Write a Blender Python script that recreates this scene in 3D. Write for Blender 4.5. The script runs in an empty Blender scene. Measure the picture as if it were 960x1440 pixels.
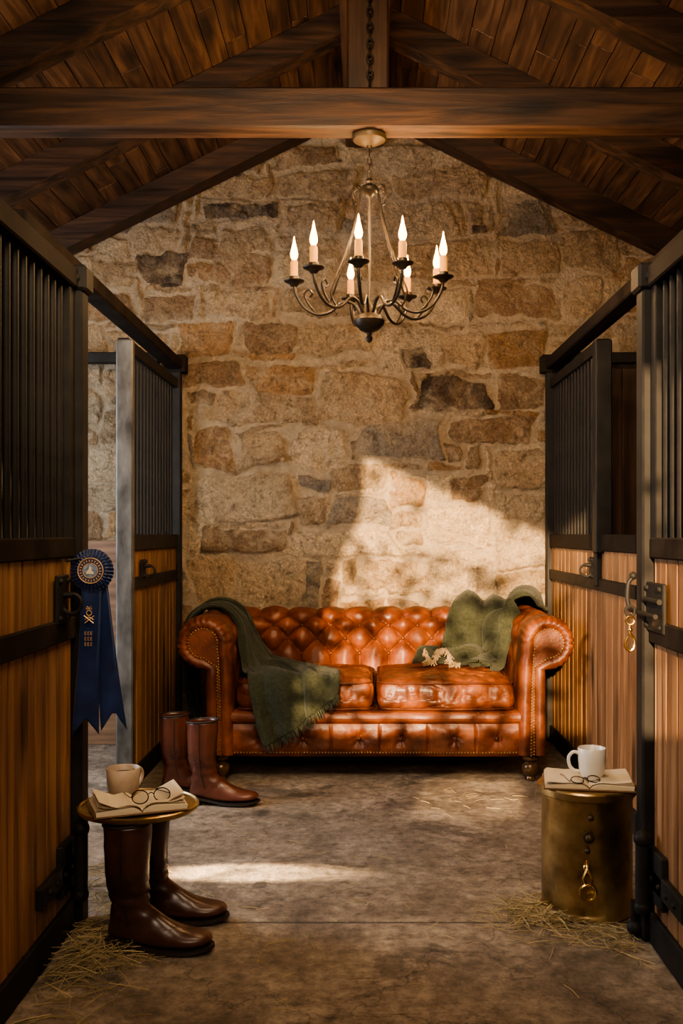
import bpy, bmesh, math, random
import numpy as np
from mathutils import Vector, Matrix, noise as mnoise
random.seed(7); rng=np.random.default_rng(11)
scene=bpy.context.scene
COL=scene.collection
pi=math.pi
# ------------------------------------------------------------------ geometry helpers
def join(gs):
    V=[];F=[]
    for v,f in gs:
        o=len(V); V+= [tuple(p) for p in v]; F+=[tuple(i+o for i in q) for q in f]
    return V,F
def xf(g,M):
    return [tuple(M@Vector(p)) for p in g[0]],g[1]
def mv(g,x,y,z): return xf(g,Matrix.Translation((x,y,z)))
def box(x0,x1,y0,y1,z0,z1,b=0.004,seg=1):
    bm=bmesh.new(); bmesh.ops.create_cube(bm,size=1)
    for v in bm.verts:
        v.co=Vector(((x0+x1)/2+v.co.x*(x1-x0),(y0+y1)/2+v.co.y*(y1-y0),(z0+z1)/2+v.co.z*(z1-z0)))
    if b>0:
        b=min(b,0.45*min(abs(x1-x0),abs(y1-y0),abs(z1-z0)))
        bmesh.ops.bevel(bm,geom=list(bm.edges),offset=b,segments=seg,affect='EDGES',profile=0.5)
    bm.normal_update(); bm.verts.index_update()
    V=[tuple(v.co) for v in bm.verts]; F=[tuple(v.index for v in f.verts) for f in bm.faces]
    bm.free(); return V,F
def lathe(prof,seg=32,cap=True):
    V=[];F=[]
    n=len(prof)
    for r,z in prof:
        for k in range(seg):
            a=2*pi*k/seg; V.append((r*math.cos(a),r*math.sin(a),z))
    for i in range(n-1):
        for k in range(seg):
            k2=(k+1)%seg
            F.append((i*seg+k,i*seg+k2,(i+1)*seg+k2,(i+1)*seg+k))
    if cap:
        if prof[0][0]>1e-5: F.append(tuple(reversed(range(seg))))
        if prof[-1][0]>1e-5: F.append(tuple((n-1)*seg+k for k in range(seg)))
    return V,F
def tube(pts,r,seg=8,closed=False):
    P=[Vector(p) for p in pts]; n=len(P)
    rs=r if hasattr(r,'__len__') else [r]*n
    V=[];F=[]; up=None
    for i in range(n):
        if closed: t=(P[(i+1)%n]-P[i-1])
        else: t=P[min(i+1,n-1)]-P[max(i-1,0)]
        if t.length<1e-9: t=Vector((0,0,1))
        t.normalize()
        if up is None:
            up=t.orthogonal().normalized()
        up=(up-t*up.dot(t))
        if up.length<1e-6: up=t.orthogonal()
        up.normalize(); w=t.cross(up)
        for k in range(seg):
            a=2*pi*k/seg; V.append(tuple(P[i]+(up*math.cos(a)+w*math.sin(a))*rs[i]))
    m=n if closed else n-1
    for i in range(m):
        j=(i+1)%n
        for k in range(seg):
            k2=(k+1)%seg; F.append((i*seg+k,i*seg+k2,j*seg+k2,j*seg+k))
    if not closed:
        F.append(tuple(reversed(range(seg)))); F.append(tuple((n-1)*seg+k for k in range(seg)))
    return V,F
def smooth_path(pts,k=8):
    P=[Vector(p) for p in pts]; out=[]
    for i in range(len(P)-1):
        p0=P[max(i-1,0)];p1=P[i];p2=P[i+1];p3=P[min(i+2,len(P)-1)]
        for s in range(k):
            t=s/k
            out.append(0.5*((2*p1)+(p2-p0)*t+(2*p0-5*p1+4*p2-p3)*t*t+(3*p1-p0-3*p2+p3)*t**3))
    out.append(P[-1]); return out
def ball(r,x=0,y=0,z=0,seg=12,sz=1.0):
    pr=[(r*math.sin(pi*i/8),-r*math.cos(pi*i/8)*sz) for i in range(9)]
    pr[0]=(0.0001,-r*sz);pr[-1]=(0.0001,r*sz)
    return mv(lathe(pr,seg),x,y,z)
def torus(R,r,axis='y',seg=28,s2=8,sx=1.0,sz=1.0):
    pts=[]
    for k in range(seg):
        a=2*pi*k/seg; c,s=math.cos(a)*R*sx,math.sin(a)*R*sz
        pts.append({'y':(c,0,s),'z':(c,s,0),'x':(0,c,s)}[axis])
    return tube(pts,r,s2,True)
def cyl(p0,p1,r,seg=12): return tube([p0,p1],r,seg)
def grid(P,closed_u=False):
    nu,nv=P.shape[:2]; V=[tuple(p) for p in P.reshape(-1,3)]; F=[]
    for i in range(nu-1+(1 if closed_u else 0)):
        i2=(i+1)%nu
        for j in range(nv-1): F.append((i*nv+j,i2*nv+j,i2*nv+j+1,i*nv+j+1))
    return V,F
def poly_extr(poly,y0,y1,b=0):
    n=len(poly)
    V=[(x,y0,z) for x,z in poly]+[(x,y1,z) for x,z in poly]
    F=[tuple(range(n)),tuple(reversed(range(n,2*n)))]
    for i in range(n):
        j=(i+1)%n; F.append((i,i+n,j+n,j))
    return V,F
# ------------------------------------------------------------------ object helpers
def make(name,g,mat,parent=None,off=(0,0,0),smooth=True,angle=35,label=None,kind=None,fixn=True):
    me=bpy.data.meshes.new(name)
    V=[(p[0]-off[0],p[1]-off[1],p[2]-off[2]) for p in g[0]]
    me.from_pydata(V,[],g[1]); me.update()
    if fixn:
        bm=bmesh.new(); bm.from_mesh(me); bmesh.ops.recalc_face_normals(bm,faces=bm.faces); bm.to_mesh(me); bm.free()
    if smooth:
        me.polygons.foreach_set('use_smooth',[True]*len(me.polygons))
        me.set_sharp_from_angle(angle=math.radians(angle))
    me.materials.append(mat)
    o=bpy.data.objects.new(name,me); COL.objects.link(o)
    if parent: o.parent=parent
    if label: o['label']=label
    if kind: o['kind']=kind
    return o
def empty(name,label,cat,loc,rotz=0,group=None):
    e=bpy.data.objects.new(name,None); e.empty_display_size=0.05
    e.location=loc; e.rotation_euler=(0,0,rotz); COL.objects.link(e)
    e['label']=label; e['category']=cat
    if group: e['group']=group
    return e
def single(name,g,mat,label,cat,base,**k):
    grp=k.pop('group',None)
    o=make(name,g,mat,off=base,**k); o.location=base; o['label']=label; o['category']=cat
    if grp: o['group']=grp
    return o
def dup(src,name,parent=None,loc=None,rot=None):
    o=src.copy(); o.name=name; COL.objects.link(o)
    if parent: o.parent=parent
    if loc is not None: o.location=loc
    if rot is not None: o.rotation_euler=rot
    return o
# ------------------------------------------------------------------ materials
def mat(name,c1,c2,map_scale=(1,1,1),ns=5.0,rough=0.5,rough2=None,metal=0.0,bump=0.2,bs=None,bdist=0.01,detail=6,island=0.0,coat=0.0,sheen=0.0,lo=0.3,hi=0.7,c3=None,big=None,spec=0.5,dist=0.0,knots=None):
    m=bpy.data.materials.new(name); m.use_nodes=True; nt=m.node_tree; N=nt.nodes; L=nt.links
    b=N['Principled BSDF']
    tc=N.new('ShaderNodeTexCoord'); mp=N.new('ShaderNodeMapping'); mp.inputs['Scale'].default_value=map_scale
    L.new(tc.outputs['Object'],mp.inputs['Vector'])
    geo=N.new('ShaderNodeNewGeometry')
    vec=mp.outputs['Vector']
    if island>0:
        ad=N.new('ShaderNodeVectorMath'); ad.operation='MULTIPLY_ADD'
        cmb=N.new('ShaderNodeCombineXYZ')
        for i in range(3): L.new(geo.outputs['Random Per Island'],cmb.inputs[i])
        L.new(cmb.outputs[0],ad.inputs[0]); ad.inputs[1].default_value=(37,53,71); L.new(vec,ad.inputs[2]); vec=ad.outputs[0]
    n1=N.new('ShaderNodeTexNoise'); n1.inputs['Scale'].default_value=ns; n1.inputs['Detail'].default_value=detail; n1.inputs['Roughness'].default_value=0.6
    n1.inputs['Distortion'].default_value=dist
    L.new(vec,n1.inputs['Vector'])
    cr=N.new('ShaderNodeValToRGB'); e=cr.color_ramp.elements
    e[0].position=lo; e[0].color=(*c1,1); e[1].position=hi; e[1].color=(*c2,1)
    if c3: x=e.new((lo+hi)/2); x.color=(*c3,1)
    L.new(n1.outputs['Fac'],cr.inputs['Fac']); col=cr.outputs['Color']
    def scale_by(col,src,a0,a1,b0,b1):
        mr=N.new('ShaderNodeMapRange'); mr.inputs[1].default_value=a0; mr.inputs[2].default_value=a1; mr.inputs[3].default_value=b0; mr.inputs[4].default_value=b1
        L.new(src,mr.inputs[0])
        mx=N.new('ShaderNodeVectorMath'); mx.operation='SCALE'; L.new(col,mx.inputs[0]); L.new(mr.outputs[0],mx.inputs['Scale']); return mx.outputs[0]
    if big:
        n2=N.new('ShaderNodeTexNoise'); n2.inputs['Scale'].default_value=big[0]; n2.inputs['Detail'].default_value=4
        L.new(tc.outputs['Object'],n2.inputs['Vector']); col=scale_by(col,n2.outputs['Fac'],.3,.7,big[1],big[2])
    if knots:
        mk=N.new('ShaderNodeMapping'); mk.inputs['Scale'].default_value=knots; L.new(tc.outputs['Object'],mk.inputs['Vector'])
        vo=N.new('ShaderNodeTexVoronoi'); vo.inputs['Scale'].default_value=1.0; L.new(mk.outputs[0],vo.inputs['Vector'])
        col=scale_by(col,vo.outputs['Distance'],.10,.26,.25,1.0)
    if island>0: col=scale_by(col,geo.outputs['Random Per Island'],0,1,1-island,1+island*.7)
    L.new(col,b.inputs['Base Color'])
    b.inputs['Metallic'].default_value=metal
    if rough2 is None: b.inputs['Roughness'].default_value=rough
    else:
        mr=N.new('ShaderNodeMapRange'); mr.inputs[1].default_value=0.3; mr.inputs[2].default_value=0.7; mr.inputs[3].default_value=rough; mr.inputs[4].default_value=rough2
        L.new(n1.outputs['Fac'],mr.inputs[0]); L.new(mr.outputs[0],b.inputs['Roughness'])
    b.inputs['Coat Weight'].default_value=coat; b.inputs['Coat Roughness'].default_value=0.25
    b.inputs['Sheen Weight'].default_value=sheen
    b.inputs['Specular IOR Level'].default_value=spec
    if bump>0:
        bp=N.new('ShaderNodeBump'); bp.inputs['Strength'].default_value=bump; bp.inputs['Distance'].default_value=bdist
        if bs:
            n3=N.new('ShaderNodeTexNoise'); n3.inputs['Scale'].default_value=bs; n3.inputs['Detail'].default_value=5; L.new(vec,n3.inputs['Vector']); L.new(n3.outputs['Fac'],bp.inputs['Height'])
        else: L.new(n1.outputs['Fac'],bp.inputs['Height'])
        L.new(bp.outputs['Normal'],b.inputs['Normal'])
    return m
def emis(name,c,s):
    m=bpy.data.materials.new(name); m.use_nodes=True; b=m.node_tree.nodes['Principled BSDF']
    b.inputs['Base Color'].default_value=(*c,1); b.inputs['Emission Color'].default_value=(*c,1); b.inputs['Emission Strength'].default_value=s
    return m
M_plank=mat('stall_wood',(0.10,0.045,0.021),(0.47,0.265,0.130),(8,8,.55),2.6,0.45,0.62,bump=0.4,bdist=0.004,island=0.28,c3=(0.31,0.158,0.070),big=(1.6,0.66,1.15),dist=.5,detail=9,knots=(6,6,1.6),lo=.3,hi=.7)
M_ceil=mat('ceiling_boards',(0.022,0.010,0.005),(0.20,0.10,0.045),(12,1.0,12),2.0,0.5,0.7,bump=0.5,bdist=0.006,island=0.34,c3=(0.10,0.047,0.020),dist=.7,detail=9,big=(1.2,.55,1.1),knots=(5,1.4,5),lo=.3,hi=.7)
M_beamx=mat('beam_wood_cross',(0.012,0.006,0.003),(0.10,0.047,0.022),(.8,11,11),2.2,0.5,0.7,bump=0.6,bdist=0.006,c3=(0.045,0.021,0.010),dist=.6,detail=10,knots=(1.6,5,5),lo=.34,hi=.68)
M_beamy=mat('beam_wood_long',(0.014,0.007,0.003),(0.09,0.04,0.018),(14,1,14),1.8,0.55,bump=0.6,bdist=0.006)
M_beamz=mat('beam_wood_post',(0.014,0.007,0.003),(0.10,0.046,0.02),(14,14,1),1.8,0.55,bump=0.6,bdist=0.006)
M_steel=mat('dark_steel',(0.010,0.0095,0.009),(0.026,0.0235,0.021),(1,1,1),9,0.52,0.65,metal=0.05,bump=0.12,bs=60,bdist=0.002,spec=.25)
M_rail=mat('worn_steel_rail',(0.010,0.008,0.007),(0.034,0.025,0.019),(1,1,1),8,0.72,0.88,metal=0.0,bump=0.25,bs=40,bdist=0.003,spec=.12)
M_galv=mat('galvanised_steel',(0.07,0.07,0.068),(0.22,0.22,0.215),(1,1,.4),14,0.35,0.55,metal=0.5,bump=0.1,bs=50,bdist=0.002)
M_brass=mat('aged_brass',(0.17,0.11,0.05),(0.72,0.54,0.27),(1,1,1),7,0.22,0.46,metal=0.9,bump=0.2,bs=14,bdist=0.004,big=(5,0.55,1.15),detail=11,c3=(0.48,.335,.155))
M_nail=mat('nail_brass',(0.30,0.19,0.085),(0.48,0.32,0.15),ns=4,rough=.35,metal=.8,bump=0)
M_brassb=mat('bright_brass',(0.6,0.38,0.12),(0.85,0.6,0.25),(1,1,1),8,0.25,metal=1.0,bump=0)
M_bronze=mat('chandelier_bronze',(0.014,0.011,0.009),(0.055,0.040,0.026),(1,1,1),12,0.35,0.5,metal=0.6,bump=0.1,bs=60,bdist=0.001)
M_bronzel=mat('canopy_bronze',(0.03,0.020,0.010),(0.10,0.068,0.034),(1,1,1),12,0.4,0.55,metal=0.5,bump=0.1,bs=60,bdist=0.001)
M_leather=mat('cognac_leather',(0.048,0.013,0.0062),(0.27,0.082,0.026),(1,1,1),7.5,0.34,0.56,bump=0.4,bs=60,bdist=0.004,c3=(0.15,0.040,0.0135),coat=0.0,big=(3.2,.55,1.25),detail=10,spec=.45)
M_leatherd=mat('dark_leather_piping',(0.045,0.012,0.006),(0.11,0.030,0.011),(1,1,1),10,0.4,bump=0.1)
M_bootd=mat('dark_boot_leather',(0.020,0.009,0.007),(0.075,0.028,0.017),(1,1,1),7,0.22,0.4,bump=0.3,bs=30,bdist=0.004,coat=0.2)
M_bootr=mat('brown_boot_leather',(0.055,0.018,0.011),(0.15,0.045,0.024),(1,1,1),7,0.25,0.42,bump=0.3,bs=30,bdist=0.004,coat=0.2)
M_sole=mat('boot_sole',(0.010,0.007,0.006),(0.028,0.019,0.014),rough=0.6,bump=0.1)
M_green=mat('green_wool',(0.026,0.031,0.019),(0.054,0.060,0.037),(1,1,1),70,0.95,bump=.9,bs=220,bdist=0.004,sheen=0.12,big=(6,0.8,1.15),spec=.15)
M_fuzz=mat('green_fuzz',(0.034,0.040,0.025),(0.085,0.093,0.062),ns=40,rough=0.95,bump=0,spec=.1)
M_cream=mat('cream_fringe',(0.26,0.18,0.10),(0.50,0.38,0.23),ns=20,rough=0.95,bump=0.2,spec=.1)
M_fig=mat('emblem_cream',(0.5,0.42,0.3),(0.7,0.6,0.45),ns=20,rough=0.5,bump=0)
M_fring=mat('green_fringe',(0.03,0.037,0.023),(0.08,0.09,0.058),ns=30,rough=0.95,bump=0)
M_hay=mat('hay',(0.27,0.20,0.095),(0.56,0.45,0.24),ns=3,rough=0.65,bump=0,island=0.5)
M_page=mat('book_pages',(0.58,0.47,0.32),(0.74,0.64,0.47),(1,1,60),3,0.8,bump=0.3,bdist=0.002)
M_cover=mat('book_cover',(0.10,0.05,0.025),(0.2,0.11,0.05),ns=12,rough=0.6,bump=0.1)
M_mugb=mat('beige_stoneware',(0.40,0.30,0.22),(0.53,0.42,0.31),ns=20,rough=0.45,bump=0.05)
M_mugw=mat('white_porcelain',(0.74,0.70,0.63),(0.82,0.78,0.71),ns=5,rough=0.2,bump=0)
M_coffee=mat('coffee',(0.02,0.008,0.003),(0.04,0.016,0.006),rough=0.1,bump=0)
M_wire=mat('spectacle_wire',(0.03,0.025,0.02),(0.06,0.05,0.035),rough=0.25,metal=1,bump=0)
M_navy=mat('navy_satin',(0.004,0.011,0.042),(0.011,0.030,0.115),(1,1,1),12,0.35,bump=0.1,sheen=0.15)
M_gold=mat('gold_print',(0.5,0.3,0.14),(0.75,0.5,0.28),ns=30,rough=0.4,metal=0.3,bump=0)
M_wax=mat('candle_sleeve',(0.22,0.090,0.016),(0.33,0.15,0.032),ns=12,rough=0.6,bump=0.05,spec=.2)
_w=M_wax.node_tree.nodes['Principled BSDF']; _w.inputs['Emission Color'].default_value=(1,.42,.08,1); _w.inputs['Emission Strength'].default_value=.8  # slight glow added to the sleeves, standing in for light passing through them
M_flame=emis('flame_bulb',(1.0,0.50,0.13),18)
M_blueprint=mat('emblem_blue',(0.03,0.08,0.2),(0.3,0.35,0.4),ns=90,rough=0.5,bump=0)
M_leaf=mat('leaf',(0.03,0.06,0.015),(0.08,0.12,0.03),ns=8,rough=0.6,bump=0)
M_glass=bpy.data.materials.new('lens_glass'); M_glass.use_nodes=True
_b=M_glass.node_tree.nodes['Principled BSDF']; _b.inputs['Transmission Weight'].default_value=1; _b.inputs['Roughness'].default_value=0.02; _b.inputs['IOR'].default_value=1.1
# ------------------------------------------------------------------ numpy noise
def vnoise(x,z,seed):
    r=np.random.default_rng(seed).random((257,257))
    xi=np.floor(x).astype(int); zi=np.floor(z).astype(int); fx=x-xi; fz=z-zi
    fx=fx*fx*(3-2*fx); fz=fz*fz*(3-2*fz)
    a=r[xi%257,zi%257]; b=r[(xi+1)%257,zi%257]; c=r[xi%257,(zi+1)%257]; d=r[(xi+1)%257,(zi+1)%257]
    return (a*(1-fx)+b*fx)*(1-fz)+(c*(1-fx)+d*fx)*fz
def fbm(x,z,seed,o=4):
    s=0;a=1;t=0
    for i in range(o):
        s=s+a*vnoise(x*2**i,z*2**i,seed+i); t+=a; a*=0.5
    return s/t*2-1
# ------------------------------------------------------------------ ROOM
WALLY=5.8; SL=0.49; RB=3.76; RR=3.62; SIDE=3.0; FRONT=-1.0
def stone_wall():
    nx,nz=760,460
    X,Z=np.meshgrid(np.linspace(-SIDE-.05,SIDE+.05,nx),np.linspace(0,3.78,nz),indexing='ij')
    U=X+0.050*fbm(X*4+9,Z*4+9,1)+0.020*fbm(X*13,Z*13,5)+0.008*fbm(X*35,Z*35,15); W=Z+0.045*fbm(X*4+50,Z*4+50,3)+0.018*fbm(X*13+5,Z*13,8)+0.008*fbm(X*35,Z*35,17)
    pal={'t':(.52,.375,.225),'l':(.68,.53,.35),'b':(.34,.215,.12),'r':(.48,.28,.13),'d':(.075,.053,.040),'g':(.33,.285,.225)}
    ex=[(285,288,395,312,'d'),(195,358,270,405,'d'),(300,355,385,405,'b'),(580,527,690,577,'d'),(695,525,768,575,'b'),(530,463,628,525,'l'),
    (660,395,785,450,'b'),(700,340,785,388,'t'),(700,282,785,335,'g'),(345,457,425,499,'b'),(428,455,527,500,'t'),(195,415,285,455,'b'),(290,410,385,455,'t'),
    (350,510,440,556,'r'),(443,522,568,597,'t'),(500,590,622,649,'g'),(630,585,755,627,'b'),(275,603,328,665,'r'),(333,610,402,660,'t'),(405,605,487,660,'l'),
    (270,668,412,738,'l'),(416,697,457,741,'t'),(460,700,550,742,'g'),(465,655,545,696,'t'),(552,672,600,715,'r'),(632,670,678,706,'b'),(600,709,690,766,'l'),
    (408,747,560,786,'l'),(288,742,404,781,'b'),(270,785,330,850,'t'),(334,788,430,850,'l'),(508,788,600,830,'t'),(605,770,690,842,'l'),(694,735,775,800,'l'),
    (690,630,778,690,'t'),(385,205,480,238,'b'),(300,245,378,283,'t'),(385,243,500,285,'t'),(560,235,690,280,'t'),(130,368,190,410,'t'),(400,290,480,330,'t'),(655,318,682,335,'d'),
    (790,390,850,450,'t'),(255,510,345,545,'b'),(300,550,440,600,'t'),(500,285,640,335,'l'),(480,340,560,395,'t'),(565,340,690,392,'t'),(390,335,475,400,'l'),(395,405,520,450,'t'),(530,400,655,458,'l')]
    stones=[]
    cs=0.055; gx=int(6.2/cs)+2; gz=int(3.8/cs)+2; occ=np.zeros((gx,gz),bool)
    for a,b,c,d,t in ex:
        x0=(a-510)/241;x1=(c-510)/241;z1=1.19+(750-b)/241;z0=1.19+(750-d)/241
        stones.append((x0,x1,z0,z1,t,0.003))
        i0=int(round((x0+3.1)/cs));i1=int(round((x1+3.1)/cs));j0=int(round(z0/cs));j1=int(round(z1/cs))
        occ[i0:i1,j0:j1]=True
    ks=['t','l','t','b','r','g','t','l','l','b','t']
    for j in range(gz):
        i=0
        while i<gx:
            if occ[i,j]: i+=1; continue
            w=random.choice([4,5,6,7,8,9,10]); h=random.choice([2,3,3,4,4,5])
            ww=0
            while i+ww<gx and ww<w and not occ[i+ww,j]: ww+=1
            hh=1
            while j+hh<gz and hh<h and not occ[i:i+ww,j+hh].any(): hh+=1
            occ[i:i+ww,j:j+hh]=True
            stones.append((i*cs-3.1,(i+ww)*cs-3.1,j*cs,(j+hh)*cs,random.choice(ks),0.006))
            i+=ww
    stones.append(((570-510)/241,(607-510)/241,1.19+(750-520)/241,1.19+(750-488)/241,'d',0.0))
    S=np.full(X.shape,0.05); C=np.zeros(X.shape+(3,)); H=np.zeros(X.shape)
    for n,(x0,x1,z0,z1,t,ins) in enumerate(stones):
        m=(X>x0-.1)&(X<x1+.1)&(Z>z0-.1)&(Z<z1+.1)
        if not m.any(): continue
        u=U[m];w=W[m]; hw=(x1-x0)/2-ins; hh=(z1-z0)/2-ins
        if hw<0.01 or hh<0.01: continue
        cx=(x0+x1)/2; cz=(z0+z1)/2; ang=random.uniform(-.08,.08)
        du=(u-cx)*math.cos(ang)+(w-cz)*math.sin(ang); dw=-(u-cx)*math.sin(ang)+(w-cz)*math.cos(ang)
        hwv=hw*(1+random.uniform(-.2,.2)*dw/hh); hhv=hh*(1+random.uniform(-.22,.22)*du/hw)
        r=min(hw,hh)*random.uniform(.12,.5)
        qx=np.abs(du)-hwv+r; qz=np.abs(dw)-hhv+r
        sd=np.hypot(np.maximum(qx,0),np.maximum(qz,0))+np.minimum(np.maximum(qx,qz),0)-r
        cur=S[m]; upd=(sd<cur) if n<len(stones)-1 else (sd<0)
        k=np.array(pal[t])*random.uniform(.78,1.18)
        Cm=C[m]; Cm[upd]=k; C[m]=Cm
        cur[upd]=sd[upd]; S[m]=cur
        Hm=H[m]; hgt=random.uniform(.004,.024); tilt=random.uniform(-.07,.07)*du+random.uniform(-.10,.10)*dw
        Hm[upd]=(hgt+tilt)[upd]; H[m]=Hm
    mask=np.clip(-(S+.002)/0.012,0,1); mask=mask*mask*(3-2*mask)
    dome=np.clip(-S/0.05,0,1)**.6
    crack=np.abs(fbm(X*6+3,Z*6+8,111,5)); crack=-0.011*np.exp(-(crack/.03)**2)
    rough=0.013*fbm(X*9,Z*9,40,5)+0.012*np.abs(fbm(X*15,Z*15,60,5))+crack
    Y=WALLY-(mask*(H+0.008*dome+rough*1.4)+0.008*fbm(X*10,Z*10,70,5))
    V=np.stack([X,Y,Z],-1).reshape(-1,3)
    keep=(Z<RB-SL*np.abs(X)+.05)
    idx=np.arange(nx*nz).reshape(nx,nz)
    q=np.stack([idx[:-1,:-1],idx[1:,:-1],idx[1:,1:],idx[:-1,1:]],-1)[keep[:-1,:-1]]
    me=bpy.data.meshes.new('wall_back'); me.from_pydata(V.tolist(),[],q.tolist()); me.update()
    me.polygons.foreach_set('use_smooth',[True]*len(me.polygons))
    at=me.color_attributes.new('scol','FLOAT_COLOR','POINT')
    dat=np.concatenate([C.reshape(-1,3),mask.reshape(-1,1)],1).astype(np.float32).ravel(); at.data.foreach_set('color',dat)
    m=bpy.data.materials.new('rubble_stone'); m.use_nodes=True; nt=m.node_tree;N=nt.nodes;L=nt.links;b=N['Principled BSDF']
    a=N.new('ShaderNodeAttribute'); a.attribute_name='scol'
    tc=N.new('ShaderNodeTexCoord')
    def nz_(s,d=6,r=.6,di=0):
        n=N.new('ShaderNodeTexNoise');n.inputs['Scale'].default_value=s;n.inputs['Detail'].default_value=d;n.inputs['Roughness'].default_value=r;n.inputs['Distortion'].default_value=di
        L.new(tc.outputs['Object'],n.inputs['Vector']);return n
    n1=nz_(6,8,.65,.6);n2=nz_(22,8,.7);n3=nz_(70,5,.7);n4=nz_(3,5,.6,.5);n5=nz_(11,7,.7,1.2)
    def mr(src,a0,a1,b0,b1):
        r=N.new('ShaderNodeMapRange');r.inputs[1].default_value=a0;r.inputs[2].default_value=a1;r.inputs[3].default_value=b0;r.inputs[4].default_value=b1;L.new(src,r.inputs[0]);return r.outputs[0]
    def math_(op,x,y):
        r=N.new('ShaderNodeMath');r.operation=op
        for i,q in enumerate((x,y)):
            if isinstance(q,(int,float)): r.inputs[i].default_value=q
            else: L.new(q,r.inputs[i])
        return r.outputs[0]
    def mix(f,x,y,bt='MIX'):
        r=N.new('ShaderNodeMix');r.data_type='RGBA';r.blend_type=bt
        if isinstance(f,(int,float)): r.inputs[0].default_value=f
        else: L.new(f,r.inputs[0])
        for i,q in ((6,x),(7,y)):
            if isinstance(q,tuple): r.inputs[i].default_value=(*q,1)
            else: L.new(q,r.inputs[i])
        return r.outputs[2]
    stone=mix(mr(n1.outputs['Fac'],.42,.66,0,.5),a.outputs['Color'],(.72,.57,.38))
    stone=mix(mr(n5.outputs['Fac'],.50,.62,0,.42),stone,(.26,.165,.092))
    stone=mix(mr(n2.outputs['Fac'],.53,.66,0,.62),stone,(.15,.092,.052))
    stone=mix(mr(n4.outputs['Fac'],.5,.7,0,.3),stone,(.52,.33,.16))
    sc=N.new('ShaderNodeVectorMath');sc.operation='SCALE';L.new(stone,sc.inputs[0]);L.new(mr(n3.outputs['Fac'],.25,.75,.55,1.42),sc.inputs['Scale'])
    mort=mix(mr(n2.outputs['Fac'],.3,.7,0,1),(.47,.36,.24),(.72,.58,.405))
    mk=math_('ADD',a.outputs['Alpha'],mr(n2.outputs['Fac'],.3,.7,-.4,.4))
    sm=mr(n1.outputs['Fac'],.53,.68,0,.58); mk2=math_('SUBTRACT',mr(mk,.3,.6,0,1),sm)
    fin=mix(mk2,mort,sc.outputs[0]); L.new(fin,b.inputs['Base Color']); b.inputs['Roughness'].default_value=.85
    b.inputs['Specular IOR Level'].default_value=.25
    h=math_('ADD',math_('MULTIPLY',n2.outputs['Fac'],1.1),math_('MULTIPLY',n3.outputs['Fac'],.6))
    h=math_('ADD',h,math_('MULTIPLY',n5.outputs['Fac'],1.4))
    bp=N.new('ShaderNodeBump');bp.inputs['Strength'].default_value=1;bp.inputs['Distance'].default_value=.032;L.new(h,bp.inputs['Height']);L.new(bp.outputs['Normal'],b.inputs['Normal'])
    me.materials.append(m)
    o=bpy.data.objects.new('wall_back',me);COL.objects.link(o);o['kind']='structure';o['label']='rubble stone gable wall with lime mortar'
    return m
M_stone=stone_wall()
M_plain=mat('plaster_side',(0.12,0.08,0.05),(0.3,0.21,0.13),ns=4,rough=.9,bump=.5,bdist=.02)
def struct(name,g,m,label): 
    o=make(name,g,m,kind='structure',label=label); return o
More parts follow.
